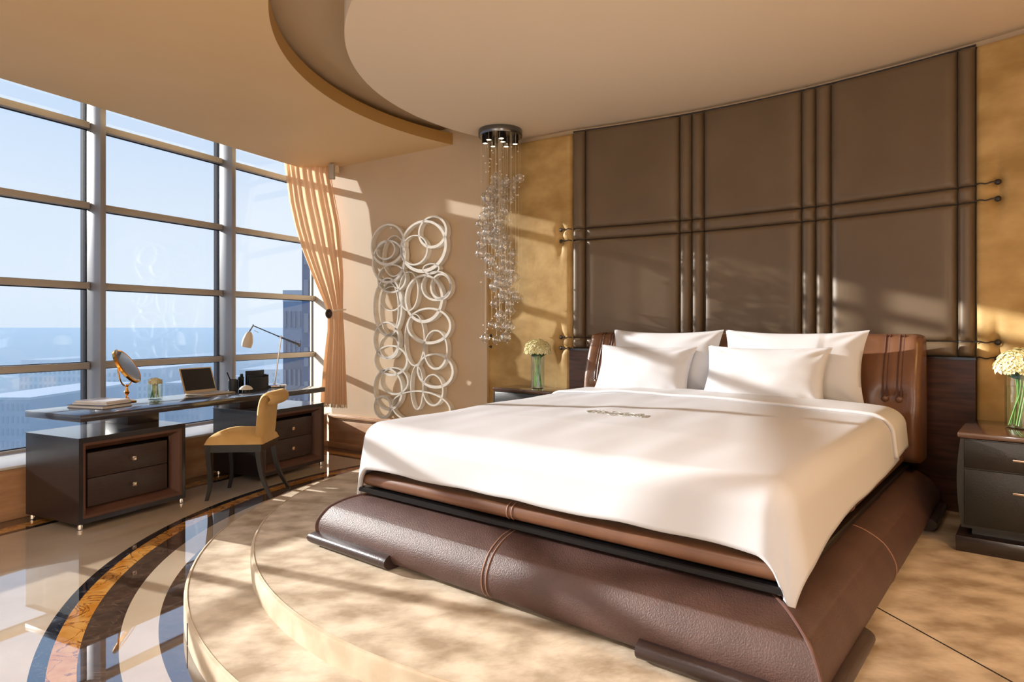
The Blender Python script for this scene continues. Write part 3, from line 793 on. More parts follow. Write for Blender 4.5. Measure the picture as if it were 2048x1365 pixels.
# ------------------------------------------------------------------ desk group
L_ = .725
def cabinet(u0, u1, n0, n1, label):
    t = thing('drawer_cabinet', label, 'cabinet', FW, (u0+u1)/2, (n0+n1)/2, 0)
    hu, hn = (u1-u0)/2, (n1-n0)/2; zt, zb = .574, .035
    fw = .036
    bm = BM(); bx(bm, -hu, hu, -hn+.0, hn, zb, zb+.03); bx(bm, -hu, hu, -hn, hn, zt-.03, zt); bx(bm, -hu, -hu+.025, -hn, hn, zb+.03, zt-.03); bx(bm, hu-.025, hu, -hn, hn, zb+.03, zt-.03); bx(bm, -hu+.025, hu-.025, hn-.02, hn, zb+.03, zt-.03)
    body = mk('body', bm, M['darkwood_v'], t, smooth=0)
    mk('top', B(-hu-.004, hu+.004, -hn-.004, hn+.006, zt, zt+.004), M['darkwood'], t)
    # bevelled surround sinking to the drawers
    bm = BM(); x0, x1, z0, z1 = -hu+.025, hu-.025, zb+.03, zt-.03; d = .075; s = .055
    o = [bm.verts.new(p) for p in ((x0, -hn+.002, z0), (x1, -hn+.002, z0), (x1, -hn+.002, z1), (x0, -hn+.002, z1))]
    m_ = [bm.verts.new(p) for p in ((x0+.018, -hn+.004, z0+.018), (x1-.018, -hn+.004, z0+.018), (x1-.018, -hn+.004, z1-.018), (x0+.018, -hn+.004, z1-.018))]
    i_ = [bm.verts.new(p) for p in ((x0+s, -hn+d, z0+s), (x1-s, -hn+d, z0+s), (x1-s, -hn+d, z1-s), (x0+s, -hn+d, z1-s))]
    for a, b in ((o, m_), (m_, i_)):
        for k in range(4): bm.faces.new((a[k], a[(k+1) % 4], b[(k+1) % 4], b[k]))
    mk('bevelled_surround', bm, M['suede_frame'], t, smooth=20)
    zm = (z0+z1)/2
    for a, b in ((z0+s+.004, zm-.002), (zm+.002, z1-s-.02)):
        dr = mk('drawer', B(x0+s+.002, x1-s-.03, -hn+d-.028, -hn+d+.3, a, b, bev=.002), M['drawer'], t)
        zc = (a+b)/2
        mk('knob', bx(B(-.006, .006, -hn+d-.048, -hn+d-.028, zc-.006, zc+.006), -.014, .014, -hn+d-.062, -hn+d-.046, zc-.014, zc+.014, bev=.002), M['knob'], dr)
    for x in (-hu+.02, hu-.02):
        for y in (-hn+.02, hn-.04): mk('foot', lathe(BM(), [(.010, 0), (.016, .004), (.016, .02), (.012, .036)], x, y, 16, True, True), M['chrome'], t)
    return t
cabinet(2.49, 3.24, 4.24, 4.82, 'dark wood two-drawer cabinet under the near end of the desk')
cabinet(3.955, 4.685, 4.24, 4.82, 'dark wood two-drawer cabinet behind the gold chair')
desk = thing('desk', 'long dark wood desk top bridging the two drawer cabinets', 'desk', FW, 3.58, 4.52, .578)
mk('top', B(2.475-3.58, 4.655-3.58, 4.20-4.52, 4.80-4.52, .105, .147, bev=.002), M['darkwood'], desk)
mk('riser', B(3.00-3.58, 3.24-3.58, 4.53-4.52, 4.79-4.52, 0, .105, bev=.002), M['drawer'], desk)
mk('riser', B(3.985-3.58, 4.20-3.58, 4.53-4.52, 4.79-4.52, 0, .105, bev=.002), M['drawer'], desk)

# chair
def chair():
    fx, fy = -.2, .395
    ang = math.atan2(fy, fx)-PI/2
    t = thing('desk_chair', 'gold velvet chair with a scrolled back and black sabre legs, at the desk', 'chair', FW, 3.60, 4.055, 0, ang)
    # local +y is forward (to the desk)
    wf, wb, dp = .42, .36, .40
    def leg(x, y, kind):
        if kind == 'front': pts = [(x, y, .41), (x, y-.002, .33), (x*1.01, y-.012, .2), (x*1.02, y-.01, .1), (x*1.04, y+.012, 0)]; rr = [.021, .021, .017, .014, .012]
        else: pts = [(x, y, .41), (x, y-.004, .33), (x*1.03, y-.025, .2), (x*1.08, y-.06, .1), (x*1.15, y-.115, 0)]; rr = [.021, .020, .017, .015, .012]
        P = catmull(pts, 5); R_ = [p.x for p in catmull([(r, 0, 0) for r in rr], 5)]
        bm = BM(); prev = None
        for p, r in zip(P, R_):
            q = [bm.verts.new((p.x+sx*r*.9, p.y+sy*r*.9, p.z)) for sx, sy in ((-1, -1), (1, -1), (1, 1), (-1, 1))]
            if prev:
                for i in range(4): bm.faces.new((prev[i], prev[(i+1) % 4], q[(i+1) % 4], q[i]))
            else: bm.faces.new(q)
            prev = q
        bm.faces.new(prev)
        mk('leg', bm, M['black'], t, smooth=30)
    leg(-wf/2+.02, dp/2-.02, 'front'); leg(wf/2-.02, dp/2-.02, 'front'); leg(-wb/2+.02, -dp/2+.03, 'back'); leg(wb/2-.02, -dp/2+.03, 'back')
    bm = prism(BM(), [(-wb/2, -dp/2), (wb/2, -dp/2), (wf/2, dp/2), (-wf/2, dp/2)], .355, .41); mk('seat_rail', bm, M['black'], t, smooth=0)
    bm = BM(); n = 26
    for side in (0,):
        def f(s, q):
            u, v = s*2-1, q*2-1
            hwid = (wb+(wf-wb)*(v+1)/2)/2+.012
            e_ = ((1-abs(u)**3.5)*(1-abs(v)**3.5))
            x = u*hwid*(1-.05*abs(v)**4); y = v*(dp/2+.012)
            return Vector((x, y, .412+.095*max(0, e_)**.42))
        grid(bm, n, n, f)
    bx(bm, -wb/2+.0, wb/2, -dp/2, dp/2, .405, .42)
    mk('seat', bm, M['velvet'], t, smooth=60)
    # scrolled back
    cl = [(-.165, .41), (-.178, .47), (-.186, .54), (-.192, .61), (-.200, .68), (-.214, .735), (-.236, .766), (-.264, .772), (-.285, .755), (-.288, .728), (-.270, .710)]
    cl = [(p.x, p.y) for p in catmull([(a, b, 0) for a, b in cl], 5)]
    bm = BM(); m = len(cl); nx = 16
    def half(k): z = cl[k][1]; return .165+.028*math.sin(min(1, max(0, (k/m)))*PI*.55)
    front, back = [], []
    for k, (y, z) in enumerate(cl):
        y0, z0 = cl[max(k-1, 0)]; y1, z1 = cl[min(k+1, m-1)]; ty, tz = y1-y0, z1-z0; ln = math.hypot(ty, tz) or 1; ny, nz = tz/ln, -ty/ln
        th_ = .032*(1-.45*(k/m)); h = half(k)
        fr, bk = [], []
        for i in range(nx+1):
            u = i/nx*2-1; e_ = max(0, 1-abs(u)**6)**.5; cv = .018*(u*u)
            fr.append(bm.verts.new((u*h, y+ny*th_*e_+cv, z+nz*th_*e_))); bk.append(bm.verts.new((u*h, y-ny*th_*e_+cv, z-nz*th_*e_)) if 0 < i < nx else fr[-1])
        front.append(fr); back.append(bk)
    for k in range(m-1):
        for i in range(nx):
            for S in (front, back):
                q = (S[k][i], S[k][i+1], S[k+1][i+1], S[k+1][i]); bm.faces.new(q)
    for k in (0, m-1):
        for i in range(nx):
            q = list(dict.fromkeys((front[k][i], front[k][i+1], back[k][i+1], back[k][i])))
            if len(q) > 2: bm.faces.new(q)
    mk('backrest', bm, M['velvet'], t, smooth=60)
    return t
chair()

# books
bk = thing('book', 'dark covered book lying at the bottom of the pile on the desk', 'book', FW, 2.82, 4.56, L_, math.radians(8))
mk('cover', bx(B(-.115, .115, -.16, .16, 0, .003), -.115, .115, -.16, .16, .018, .021), M['cover1'], bk); mk('pages', B(-.112, .108, -.157, .157, .003, .018), M['paper'], bk)
bk = thing('book', 'pale magazine lying on the dark book on the desk', 'magazine', FW, 2.84, 4.57, L_+.022, math.radians(14))
mk('cover', bx(B(-.105, .105, -.14, .14, 0, .001), -.105, .105, -.14, .14, .011, .012), M['cover2'], bk); mk('pages', B(-.104, .104, -.139, .139, .001, .011), M['paper'], bk)
bk = thing('book', 'white magazine topmost on the small pile on the desk', 'magazine', FW, 2.85, 4.575, L_+.035, math.radians(11))
mk('cover', bx(B(-.10, .10, -.135, .135, 0, .001), -.10, .10, -.135, .135, .010, .011), M['cover2'], bk); mk('pages', B(-.099, .099, -.134, .134, .001, .010), M['paper'], bk)

# vanity mirror
mr = thing('vanity_mirror', 'round brass table mirror tilted on a yoke stand', 'mirror', ID, -2.84, 4.845, L_)
mk('base', lathe(BM(), [(.062, 0), (.064, .004), (.060, .010), (.04, .016), (.018, .022), (.012, .032)], 0, 0, 32, True, True), M['brass'], mr)
mk('stem', lathe(BM(), [(.009, .02), (.008, .05), (.016, .062), (.018, .072), (.010, .085), (.008, .11), (.015, .118), (.008, .128)], 0, 0, 20, True, True), M['brass'], mr)
hc = Vector((0, 0, .262)); nrm = Vector((.836, .153, .527)).normalized(); ax = Vector((0, 0, 1)).cross(nrm).normalized(); RM = .137
yk = [hc+ax*(RM+.02)*math.cos(PI+PI*k/16)+Vector((0, 0, (RM+.008)*math.sin(PI+PI*k/16))) for k in range(17)]
mk('yoke', tube(BM(), yk, .0055, 8), M['brass'], mr)
Q = Matrix.Translation(hc) @ nrm.to_track_quat('Z', 'Y').to_matrix().to_4x4()
hd = mk('mirror_frame', lathe(BM(), [(RM-.012, .010), (RM-.004, .014), (RM+.006, .008), (RM+.006, -.008), (RM-.004, -.014), (.001, -.016)], 0, 0, 48, M=Q), M['brass'], mr)
mk('mirror_glass', lathe(BM(), [(RM-.008, .0105), (.0005, .0105)], 0, 0, 48, M=Q), M['mirror'], hd)

# flowers : vase + bouquet
def florets(bm, c, R_, H_, n, size, seed, mi=0):
    rnd = random.Random(seed)
    for i in range(n):
        t = (i+.5)/n; ph = math.acos(1-t*1.25); th = i*2.39996
        d = Vector((math.sin(ph)*math.cos(th), math.sin(ph)*math.sin(th), math.cos(ph)))
        p = Vector((c[0]+d.x*R_, c[1]+d.y*R_, c[2]+d.z*H_))*1.0+d*R_*.10*noise.noise(d*4.5+Vector((seed, 0, 0)))+Vector([rnd.uniform(-1, 1)*size*.3 for _ in range(3)])
        nn = Vector((d.x, d.y, d.z*1.2+.2)).normalized(); a = nn.orthogonal().normalized(); b = nn.cross(a); ro = rnd.uniform(0, PI)
        for k in range(4):
            an = ro+k*PI/2; e1 = a*math.cos(an)+b*math.sin(an); e2 = a*math.cos(an+PI/2)+b*math.sin(an+PI/2)
            q = [p, p+e1*size*.6+e2*size*.5+nn*size*.45, p+e1*size*1.1+nn*size*.35, p+e1*size*.6-e2*size*.5+nn*size*.45]
            f = bm.faces.new([bm.verts.new(x) for x in q]); f.material_index = mi
def vase_flowers(x, y, z, r, h, fr, fh, lean, ns, vlabel, blabel, seed, cap=False):
    v = thing('glass_vase', vlabel, 'vase', ID, x, y, z)
    bm = lathe(BM(), [(.002, .006), (r*.93, .007), (r-.004, .014), (r-.004, h), (r, h), (r, .006), (r-.006, 0), (.002, 0)], 0, 0, 40); mk('body', bm, M['vase'], v)
    mk('water', lathe(BM(), [(.001, .009), (r-.006, .010), (r-.006, h*.74), (.001, h*.74)], 0, 0, 32), M['water'], v)
    b = thing('bouquet', blabel, 'flowers', ID, x, y, z+.01)
    rnd = random.Random(seed); top = h+.0+(0 if not cap else -.035)
    for i in range(ns):
        a = 2*PI*i/ns; br = (r-.016)*rnd.uniform(.55, 1); tw = .9
        p0 = Vector((br*math.cos(a), br*math.sin(a), .004)); pm = Vector((lean*.4+.3*r*math.cos(a+tw), .3*r*math.sin(a+tw), h*.62)); p1 = Vector((lean+fr*.35*math.cos(a+tw*1.4), fr*.35*math.sin(a+tw*1.4), top+fh*.25))
        mk('stem', tube(BM(), catmull([p0, (p0+pm)/2+Vector((0, 0, 0)), pm, p1], 4), .0042 if r > .05 else .003, 6), M['stem'], b)
    hd = BM(); florets(hd, (lean, 0, top+fh*.12), fr*.97, fh, 460 if not cap else 120, fr*.115 if not cap else fr*.2, seed); ball(hd, (lean, 0, top+fh*.12), fr*.80, 2, (1, 1, fh/fr*.9), mi=1)  # inner ball coloured dark green so gaps between petals look shaded
    mk('flower_head', hd, [M['petal'], M['leaf_gap']], b, smooth=0)
    if not cap:
        lf = BM()
        for i in range(9):
            a = 2*PI*i/9; c0 = Vector((lean+fr*.25*math.cos(a), fr*.25*math.sin(a), top-.005)); c1 = Vector((lean+fr*1.0*math.cos(a), fr*1.0*math.sin(a), top+.0)); sd = Vector((-math.sin(a), math.cos(a), 0))*fr*.16; mid = (c0+c1)/2+Vector((0, 0, -.006))
            lf.faces.new([lf.verts.new(p) for p in (c0, mid+sd, c1, mid-sd)])
        mk('leaves', lf, M['leaf_gap'], b, smooth=0)
pv = Bp(-.48, 2.34); vase_flowers(pv.x, pv.y, .775, .056, .29, .104, .085, 0, 10, 'tall clear glass vase on the far nightstand', 'cream flower bouquet in the vase on the far nightstand', 3)
vase_flowers(2.575, 3.31, .765, .075, .285, .115, .09, .0, 12, 'clear glass vase on the near nightstand', 'white and cream bouquet in the vase on the near nightstand', 5)
pv = W2(3.30, 4.66); vase_flowers(pv.x, pv.y, L_, .052, .150, .044, .03, 0, 9, 'short glass tumbler vase on the desk beside the brass mirror', 'small clipped bouquet inside the short vase on the desk', 9, cap=True)

# laptop
lp = thing('laptop', 'open laptop with a dark screen on the desk', 'laptop', FW, 3.765, 4.62, L_, 0)
b_ = mk('base', B(-.155, .155, -.11, .11, 0, .012, bev=.003), M['laptop'], lp)
mk('keyboard', B(-.13, .13, -.02, .085, .012, .0135), M['keys'], b_); mk('touchpad', B(-.045, .045, -.095, -.035, .012, .0128), M['keys'], b_)
T = Matrix.Translation((0, .11, .010)) @ Matrix.Rotation(math.radians(-20), 4, 'X')
bm = B(-.155, .155, 0, .007, 0, .215, bev=.003); bmesh.ops.transform(bm, matrix=T, verts=bm.verts); ld = mk('lid', bm, M['laptop'], lp)
bm = B(-.142, .142, -.001, .0005, .022, .205); bmesh.ops.transform(bm, matrix=T, verts=bm.verts); mk('screen', bm, M['screen'], ld, smooth=0)

# pen cup, stationery, dome, lamp
pc = thing('pen_cup', 'black pen cup with a pen, standing on the desk next to the laptop', 'pen cup', FW, 4.06, 4.70, L_)
mk('cup', lathe(BM(), [(.002, .004), (.036, .004), (.036, .095), (.041, .095), (.041, 0), (.002, 0)], 0, 0, 28), M['blackp'], pc)
pe = thing('pen', 'black pen leaning in the pen cup', 'pen', FW, 4.05, 4.70, L_+.006); mk('barrel', tube(BM(), [(.012, -.01, 0), (-.045, .01, .155)], [.005, .006], 8), M['black'], pe)
ph = thing('stapler', 'small black stapler standing between the pen cup and the letter holder', 'stapler', FW, 4.135, 4.69, L_)
mk('body', bx(bx(B(-.02, .02, -.018, .018, 0, .10, bev=.006), -.026, .026, -.012, .012, .085, .115, bev=.006), -.006, .018, -.01, .01, .11, .14, bev=.004), M['black'], ph)
og = thing('letter_holder', 'stepped black leather letter holder on the desk before the lamp', 'desk organiser', FW, 4.27, 4.68, L_)
bm = BM()
for k, (hh, y0) in enumerate(((.105, -.06), (.125, -.02), (.160, .03))):
    n = 14; f_ = [(-.105+.21*i/n+(.0 if k == 0 else .02*k), y0-.018*math.sin(PI*i/n)) for i in range(n+1)]
    prism(bm, f_+[(x, y+.006) for x, y in reversed(f_)], 0, hh)
bx(bm, -.10, .145, -.06, .045, 0, .01); bx(bm, .105, .112, -.06, .045, 0, .12)
mk('body', bm, M['blackp'], og, smooth=30)
dm = thing('call_bell', 'small white domed bell on the desk', 'bell', FW, 4.02, 4.50, L_)
mk('base', lathe(BM(), [(.03, 0), (.03, .018), (.024, .022)], 0, 0, 28, True, True), M['black'], dm)
mk('dome', lathe(BM(), [(.055, .020), (.054, .026), (.048, .036), (.034, .048), (.016, .055), (.001, .057)], 0, 0, 32, True), M['white'], dm)

lm = thing('desk_lamp', 'chrome desk lamp with a long balanced arm and white glass shade', 'desk lamp', ID, -2.205, 6.10, L_)
mk('base', lathe(BM(), [(.10, 0), (.104, .004), (.104, .017), (.098, .021), (.02, .023), (.012, .03)], 0, 0, 40, True, True), M['chrome'], lm)
top = Vector((.062, 0, .455)); mk('pole', tube(BM(), [(0, 0, .02), top], .006, 10), M['chrome'], lm)
adir = Vector((-.86, .30, 0)).normalized(); sl_ = math.tan(math.radians(19))
aE = top+Vector((adir.x*.32, adir.y*.32, .32*sl_)); cE = top-Vector((adir.x*.205, adir.y*.205, .205*sl_))
mk('arm', tube(BM(), [aE, top+(aE-top)*.2], .0052, 8), M['gunmetal'], lm)
mk('counterweight', tube(BM(), [top+(aE-top)*.2, top, top+(cE-top)*.5, cE, cE+(cE-top)*.02], [.0055, .0075, .012, .0165, .012], 14), M['gunmetal'], lm)
mk('joint', ball(BM(), top+Vector((0, 0, .004)), .014, 2), M['chrome'], lm)
sd = aE+Vector((-.035, 0, -.065))
mk('neck', tube(BM(), [aE+Vector((0, 0, .012)), aE, sd+Vector((0, 0, .01))], .0065, 8), M['gunmetal'], lm)
mk('switch', tube(BM(), [aE+Vector((.01, 0, -.045)), aE+Vector((.05, 0, -.065))], .002, 6), M['gunmetal'], lm)
Tm = Matrix.Translation(sd) @ Matrix.Rotation(math.radians(12), 4, 'Y')
mk('lamp_shade', lathe(BM(), [(.014, .006), (.022, 0), (.034, -.022), (.045, -.06), (.050, -.095), (.047, -.128), (.043, -.14), (.040, -.138), (.044, -.12), (.046, -.095), (.040, -.06), (.028, -.022), (.012, -.004)], 0, 0, 32, M=Tm), M['shade'], lm)

# ------------------------------------------------------------------ curtain
cu = thing('curtain', 'peach silk curtain tied back in the corner beside the window', 'curtain', ID, -1.85, 6.8, .5)
oc = Vector((-1.85, 6.8, .5))
Lt = [(318, 568), (400, 578), (450, 589), (500, 604), (550, 623), (600, 645), (625, 655), (660, 655), (700, 650), (750, 645), (807, 641)]
Rt = [(318, 660), (345, 661), (450, 680), (550, 687), (625, 686), (700, 690), (807, 694)]
LD = [(318, 6.98), (560, 6.86), (625, 6.80), (807, 6.82)]; RD = [(318, 6.97), (400, 6.88), (625, 6.74), (807, 6.70)]
def cur(s, t):
    y = 318+(807-318)*t
    ld, rd = lerp_tab(LD, y), lerp_tab(RD, y)
    L = Vector(((lerp_tab(Lt, y)-1024)/FPX*ld, ld)); R_ = Vector(((lerp_tab(Rt, y)-1024)/FPX*rd, rd))
    d = ld+(rd-ld)*s; z = EYE+(655-y)*6.85/FPX
    P = L.lerp(R_, s); wd = (R_-L).length; nrm_ = Vector((-(R_-L).y, (R_-L).x)).normalized()
    ph_ = s*2*PI*8.5+1.2*math.sin(s*7)+.8*math.sin(t*3+s*4)
    am = .034*min(1, wd/.3)*(.7+.3*math.sin(s*23))*(1-.25*math.sin(PI*t))
    P = P+nrm_*am*math.sin(ph_)
    return Vector((P.x, P.y, z))-oc
bm = BM(); grid(bm, 170, 90, cur); fab = mk('fabric', bm, M['curtain'], cu, smooth=80)
bm = BM()
for i in range(70):
    s = (i+.5)/70; p = cur(s, 1.0); tube(bm, [p+Vector((0, -.003, .012)), p+Vector((0, -.003, -.028-.008*math.sin(i*2.1)))], [.002, .0045], 5)
mk('fringe', bm, M['fringe'], cu)
tb = Vector(((658-1024)/FPX*6.68, 6.68, EYE+(655-628)*6.68/FPX))-oc
tbm = BM(); 
for k in range(16):
    a = 2*PI*k/16; ball(tbm, tb+Vector((.026*math.cos(a), -.008, .038*math.sin(a))), .012, 1)
ball(tbm, tb, .026, 2, (1, .6, 1.3)); mk('tieback', tbm, M['tassel'], cu)
pts = [tb+Vector((.02, 0, .02)), tb+Vector((.09, .0, .035)), tb+Vector((.16, .05, .045))]
mk('tie_cord', tube(BM(), pts, .008, 8), M['fringe'], cu)
mo = thing('curtain_motor', 'small white curtain motor box on the wall at the ceiling corner', 'curtain motor', ID, -1.865, 6.80, 2.83)
mk('housing', B(-.03, .03, -.03, .03, -.02, .13, bev=.006), M['frame'], mo); mk('bracket', B(.03, .075, -.012, .04, .05, .12, bev=.004), M['wallpaint'], mo)

# ------------------------------------------------------------------ ring sculpture
RS = [  # centre x, y, radius x, y in the detail view, band width
 (168, 242, 104, 128, .026), (385, 252, 142, 160, .032), (440, 165, 88, 100, .026), (155, 274, 58, 60, .016), (206, 311, 70, 126, .012), (330, 275, 81, 93, .016),
 (462, 492, 92, 92, .020), (430, 388, 52, 34, .016), (192, 448, 88, 88, .018), (294, 525, 60, 121, .013), (178, 632, 56, 162, .012), (387, 570, 117, 148, .030), (490, 497, 66, 82, .026),
 (172, 345, 100, 132, .024), (418, 735, 135, 112, .026), (458, 880, 74, 122, .020), (456, 1008, 112, 108, .026), (160, 822, 79, 114, .022), (188, 945, 101, 94, .022),
 (208, 1070, 84, 84, .016), (138, 1228, 55, 72, .030), (175, 864, 60, 73, .014), (442, 1125, 64, 98, .018), (344, 1110, 40, 136, .014), (370, 1232, 180, 104, .020), (168, 620, 88, 180, .022), (330, 820, 62, 160, .014), (170, 1120, 88, 130, .022), (190, 570, 66, 76, .012)]
cs, cz = px_on_left(720+300/3.0325, 410+1290/3.0325)
sp = thing('ring_wall_sculpture', 'tall white wall sculpture of overlapping rings', 'wall sculpture', FL, cs, -.06, .38)
for (cx, cy, rx, ry, bw) in RS:
    P = lambda a, b: px_on_left(720+a/3.0325, 410+b/3.0325, .085)
    s0, zc = P(cx, cy); sa, _ = P(cx-rx, cy); sb, _ = P(cx+rx, cy); _, za = P(cx, cy-ry); _, zb = P(cx, cy+ry)
    s0 = (sa+sb)/2; rs = (sb-sa)/2; rz = (za-zb)/2; zc = (za+zb)/2
    bm = BM(); n = 56; rings = []
    for i in range(n):
        a = 2*PI*i/n; ca, sa_ = math.cos(a), math.sin(a); wv = .85*bw*(1+.25*math.cos(a+1.0))
        ring = []
        for k, y in ((0, -.085), (1, -.085), (1, -.03), (0, -.03)):
            q = wv if k == 1 else 0
            ring.append(bm.verts.new((s0-cs+(rs-q)*ca, y+.06, zc-.38+(rz-q)*sa_)))
        rings.append(ring)
    for i in range(n):
        j = (i+1) % n
        for k in range(4): bm.faces.new((rings[i][k], rings[i][(k+1) % 4], rings[j][(k+1) % 4], rings[j][k]))
    mk('ring', bm, M['ringw'], sp, smooth=40)
bm = BM()
for (a, b) in ((168, 130), (385, 100), (140, 1290), (460, 640)):
    s_, z_ = px_on_left(720+a/3.0325, 410+b/3.0325, .085); bx(bm, s_-cs-.012, s_-cs+.012, .02, .058, z_-.38-.02, z_-.38)
mk('wall_bracket', bm, M['ringw'], sp)

# ------------------------------------------------------------------ chandelier
CX, CY = -.098, 5.56
ch = thing('glass_cluster_light', 'hanging light of clear glass balls on fine wires below a chrome disc', 'chandelier', ID, CX, CY, ZD)
cp = mk('canopy', lathe(BM(), [(.001, 0), (.185, 0), (.187, -.006), (.187, -.05), (.183, -.056), (.001, -.056)], 0, 0, 56), M['gunmetal'], ch)
for i in range(7):
    a = 2*PI*i/7; r = .13 if i else .0
    x, y = (.13*math.cos(a+.3), .13*math.sin(a+.3)) if i < 6 else (0.02, -.03)
    sk = mk('spot_lamp', lathe(BM(), [(.026, -.05), (.028, -.055), (.028, -.10), (.022, -.104)], x, y, 20, True), M['black'], ch)
    mk('lens', lathe(BM(), [(.021, -.1025), (.001, -.1025)], x, y, 20), M['bulb'], sk)
rnd = random.Random(11)
gb = BM(); ball(gb, (0, 0, 0), .041, 3)
for k in range(4):
    a = 2*PI*k/4; ball(gb, (.040*math.cos(a), .040*math.sin(a), .016*math.sin(a*2)), .0078, 1, mi=1)
ball(gb, (0, 0, -.042), .006, 1, mi=1); ball(gb, (0, 0, .042), .006, 1, mi=1)
g0 = mk('glass_ball', gb, [M['glassball'], M['sparkle']], ch); gmesh = g0.data
b0 = bpy.data.meshes.new('bead'); tb_ = BM(); ball(tb_, (0, 0, 0), .0075, 1); tb_.to_mesh(b0); tb_.free(); b0.materials.append(M['sparkle'])
wm = bpy.data.meshes.new('wire'); tb_ = BM(); tube(tb_, [(0, 0, 0), (0, 0, -1)], .0011, 5, cap=False); tb_.to_mesh(wm); tb_.free(); wm.materials.append(M['wire'])
first = True; nb = 0; placed = []
def zspan(): # photo heights of the balls, denser in the middle
    r = rnd.random()
    return 2.55-.20*rnd.random()-.0 if r < .18 else (2.42-.85*rnd.random() if r < .80 else 1.57-.45*rnd.random())
tries = 0
while nb < 96 and tries < 6000:
    tries += 1
    z = zspan(); lowf = max(0, (1.6-z)/.5)
    ang = rnd.uniform(0, 2*PI); rr = .175*math.sqrt(rnd.random())
    x, y = rr*math.cos(ang)-.04*lowf, rr*math.sin(ang)
    # the cluster winds round in a loose helix
    ha = (2.6-z)*5.2+.6
    if math.hypot(x-.10*math.cos(ha), y-.10*math.sin(ha)) > .15: continue
    if any((x-a)**2+(y-b)**2+(z-c)**2 < .062**2 for a, b, c in placed): continue
    placed.append((x, y, z)); sc_k = rnd.uniform(.85, 1.12)
    if nb == 0: o = g0
    else: o = bpy.data.objects.new('glass_ball', gmesh); C.objects.link(o); o.parent = ch
    o.location = (x, y, z-ZD); o.scale = (sc_k,)*3; o.rotation_euler = (rnd.uniform(-.3, .3), rnd.uniform(-.3, .3), rnd.uniform(0, 6))
    nb += 1
for i, (x, y, z) in enumerate(placed):
    if i % 3 != 2 or z < 1.7:
        o = bpy.data.objects.new('wire', wm); C.objects.link(o); o.parent = ch; o.location = (x, y, -.056); o.scale = (1, 1, ZD-.056-z-.03)
for i in range(75):
    x = rnd.uniform(-.17, .17); y = rnd.uniform(-.15, .15)
    if math.hypot(x, y) > .175: continue
    z = 2.80-.55*rnd.random()**1.2 if i < 48 else rnd.uniform(1.2, 2.4)
    o = bpy.data.objects.new('bead', b0); C.objects.link(o); o.parent = ch; o.location = (x, y, z-ZD)

# ------------------------------------------------------------------ unseen ceiling spots added to brighten the room
def fill_spot(x, y, z, label, col=FILL_COL, k=1.0):
    t = thing('fill_spot', label, 'fill spot', ID, x, y, z, group='added fill spots in the lower ceiling')
    mk('trim_ring', lathe(BM(), [(.055, .0), (.062, -.004), (.05, -.006), (.042, -.001)], 0, 0, 28), M['frame'], t)
    mk('lens', lathe(BM(), [(.042, -.002), (.001, -.002)], 0, 0, 28), M['bulb'], t)
    l = bpy.data.lights.new('fill_beam', 'SPOT'); l.energy = FILL_POWER*k; l.color = col; l.spot_size = math.radians(150); l.spot_blend = .8; l.shadow_soft_size = .18
    lo = bpy.data.objects.new('fill_beam', l); C.objects.link(lo); lo.location = (0, 0, -.03); lo.parent = t
for x, y in ((-1.9, .6), (-.3, -.9), (1.6, -.6), (-3.0, 2.0), (-.2, .9)):
    fill_spot(x, y, ZS, 'added unseen fill spot in the tan ceiling')
fill_spot(2.45, 1.35, ZS, 'added unseen warm fill spot in the tan ceiling', (1, .56, .20), 2.2)

# two unseen globe lamps added behind the camera to brighten the room
M['globe'] = mat('glowing fill globe', lin(255, 252, 245), .5, emis=((.88, .94, 1, 1), 56))
for x, y in ((-3.4, -2.4), (.9, -3.1)):
    g = thing('fill_lamp', 'added unseen globe fill lamp at the back of the room, '+('beside the windows' if x < 0 else 'away from the windows'), 'fill lamp', ID, x, y, 0, group='added globe fill lamps')
    mk('base', lathe(BM(), [(.15, 0), (.15, .015), (.02, .03)], 0, 0, 32, True, True), M['black'], g)
    mk('pole', tube(BM(), [(0, 0, .02), (0, 0, 1.55)], .012, 10), M['black'], g)
    mk('globe', ball(BM(), (0, 0, 1.76), .22, 4), M['globe'], g)

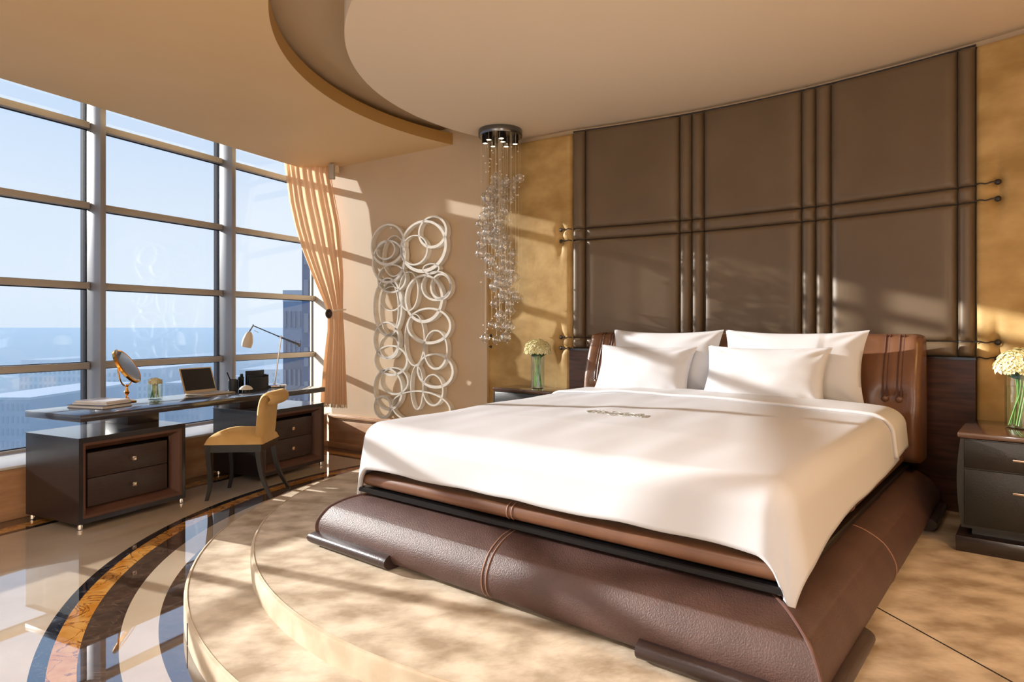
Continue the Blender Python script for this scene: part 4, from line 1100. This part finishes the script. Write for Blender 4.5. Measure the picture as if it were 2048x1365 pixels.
# ------------------------------------------------------------------ view outside : a city far below
M['city1'] = mat('pale concrete facade', lin(190, 198, 206), .8)
M['city2'] = mat('grey render facade', lin(150, 164, 182), .8)
M['city3'] = mat('dark blue tower glazing', lin(70, 104, 140), .2, metal=.3)
M['cwin'] = mat('hazed facade window', lin(130, 146, 166), .3)  # window colour lightened to stand in for distant haze
M['ground'] = mat('city ground', lin(120, 142, 160), .9, c2=lin(88, 112, 122), nscale=.012, detail=10)
GZ = -85.0
bm = prism(BM(), [(-5000, -600), (5000, -600), (5000, 5000), (-5000, 5000)], GZ-1, GZ)
gr = struct('floor', bm, M['ground'], smooth=0, label='hazy plain of streets and trees far below the window'); gr.name = 'city_ground'
def at_px(px, py, d):
    return Vector(((px-1024)/FPX*d, d, EYE+(655-py)*d/FPX))
def building(name, label, px0, px1, ptop, D, depth, mt, win=None, zb=GZ, cat='building', yaw=0):
    a = at_px(px0, ptop, D); b = at_px(px1, ptop, D); W_ = b.x-a.x; H_ = a.z-zb
    t = thing(name, label, cat, ID, (a.x+b.x)/2, D+depth/2, zb, yaw)
    mk('walls', B(-W_/2, W_/2, -depth/2, depth/2, 0, H_), M[mt], t, smooth=0)
    mk('parapet', B(-W_/2-.01*W_, W_/2+.01*W_, -depth/2-.01*W_, depth/2+.01*W_, H_, H_+max(.6, .012*H_)), M['city1'], t, smooth=0)
    if win:
        nx, nz, z0, z1 = win; bm = BM()
        for i in range(nx):
            for j in range(nz):
                x = -W_/2+W_*(i+.5)/nx; z = H_-(H_-z0)*0-(z1)*(j+.6)/nz
                bx(bm, x-W_/nx*.22, x+W_/nx*.22, -depth/2-.15, -depth/2+.1, z-z1/nz*.28, z+z1/nz*.28)
        mk('windows', bm, M['cwin'], t, smooth=0)
    return t
building('apartment_block', 'broad pale apartment block with rows of small dark windows', 38, 172, 736, 330, 60, 'city1', (14, 6, 0, 22))
building('apartment_block', 'pale apartment block seen between the mirror and the laptop', 214, 305, 742, 300, 50, 'city1', (9, 7, 0, 22))
building('office_block', 'flat white roofed office block beyond the broad apartment block', 42, 112, 722, 480, 60, 'city1')
building('warehouse', 'long low pale warehouse in the middle distance', 318, 432, 716, 620, 120, 'city2')
building('apartment_block', 'grey block behind the open laptop', 330, 400, 770, 260, 40, 'city2', (7, 5, 0, 18))
building('apartment_block', 'grey blue housing block in the near haze below the desk', -60, 60, 800, 210, 60, 'city2', (12, 5, 0, 20))
building('housing_block', 'low terrace of pale houses behind the desk lamp', 478, 562, 742, 360, 60, 'city1', (8, 4, 0, 14))
building('housing_block', 'small block on the skyline left of the second mullion', 300, 340, 676, 1500, 100, 'city2')
building('housing_block', 'long hazy block on the skyline between the mullions', 345, 425, 668, 1900, 150, 'city2')
building('housing_block', 'wide hazy block on the skyline in the leftmost window bay', -40, 60, 668, 1800, 150, 'city2')
building('glass_tower', 'slender blue glass tower rising beside the window corner', 604, 700, 470, 46, 20, 'city3', (5, 40, 0, 95))
building('glass_tower', 'paler glass tower left of the tall blue one', 566, 604, 604, 60, 20, 'city2', (4, 30, 0, 80))
rb = random.Random(5)
for i in range(14):
    px = rb.uniform(-180, 600); D = rb.uniform(280, 1100); py = 655+(EYE-GZ-rb.uniform(10, 26))/D*FPX
    wpx = rb.uniform(20, 60)*350/D*1.4
    building('city_house', 'small hazy house in the plain below', px, px+wpx, py, D, 20, rb.choice(('city1', 'city2'))).__setitem__('group', 'houses far below in the haze')

# haze over the plain : a low layer of scattering air that stays below the windows
hz = bpy.data.materials.new('blue haze'); hz.use_nodes = True; t = hz.node_tree; t.nodes.clear()
o_ = N(t, 'ShaderNodeOutputMaterial'); vs = N(t, 'ShaderNodeVolumeScatter'); HC = (.50, .67, .84, 1); vs.inputs['Color'].default_value = HC; vs.inputs['Density'].default_value = .0021; vs.inputs['Anisotropy'].default_value = .0
va = N(t, 'ShaderNodeVolumeAbsorption'); va.inputs['Color'].default_value = HC; va.inputs['Density'].default_value = .0021
vad = N(t, 'ShaderNodeAddShader'); t.links.new(vs.outputs[0], vad.inputs[0]); t.links.new(va.outputs[0], vad.inputs[1]); t.links.new(vad.outputs[0], o_.inputs['Volume'])
HAZE = True
if HAZE:
    bm = prism(BM(), [(-3800, 60), (2500, 60), (2500, 4200), (-3800, 4200)], GZ-.5, -1.0)
    o = mk('haze_layer', bm, hz, None, None, 0); props(o, 'layer of blue haze lying over the distant city', 'haze', kind='stuff')
sc.cycles.volume_bounces = 0
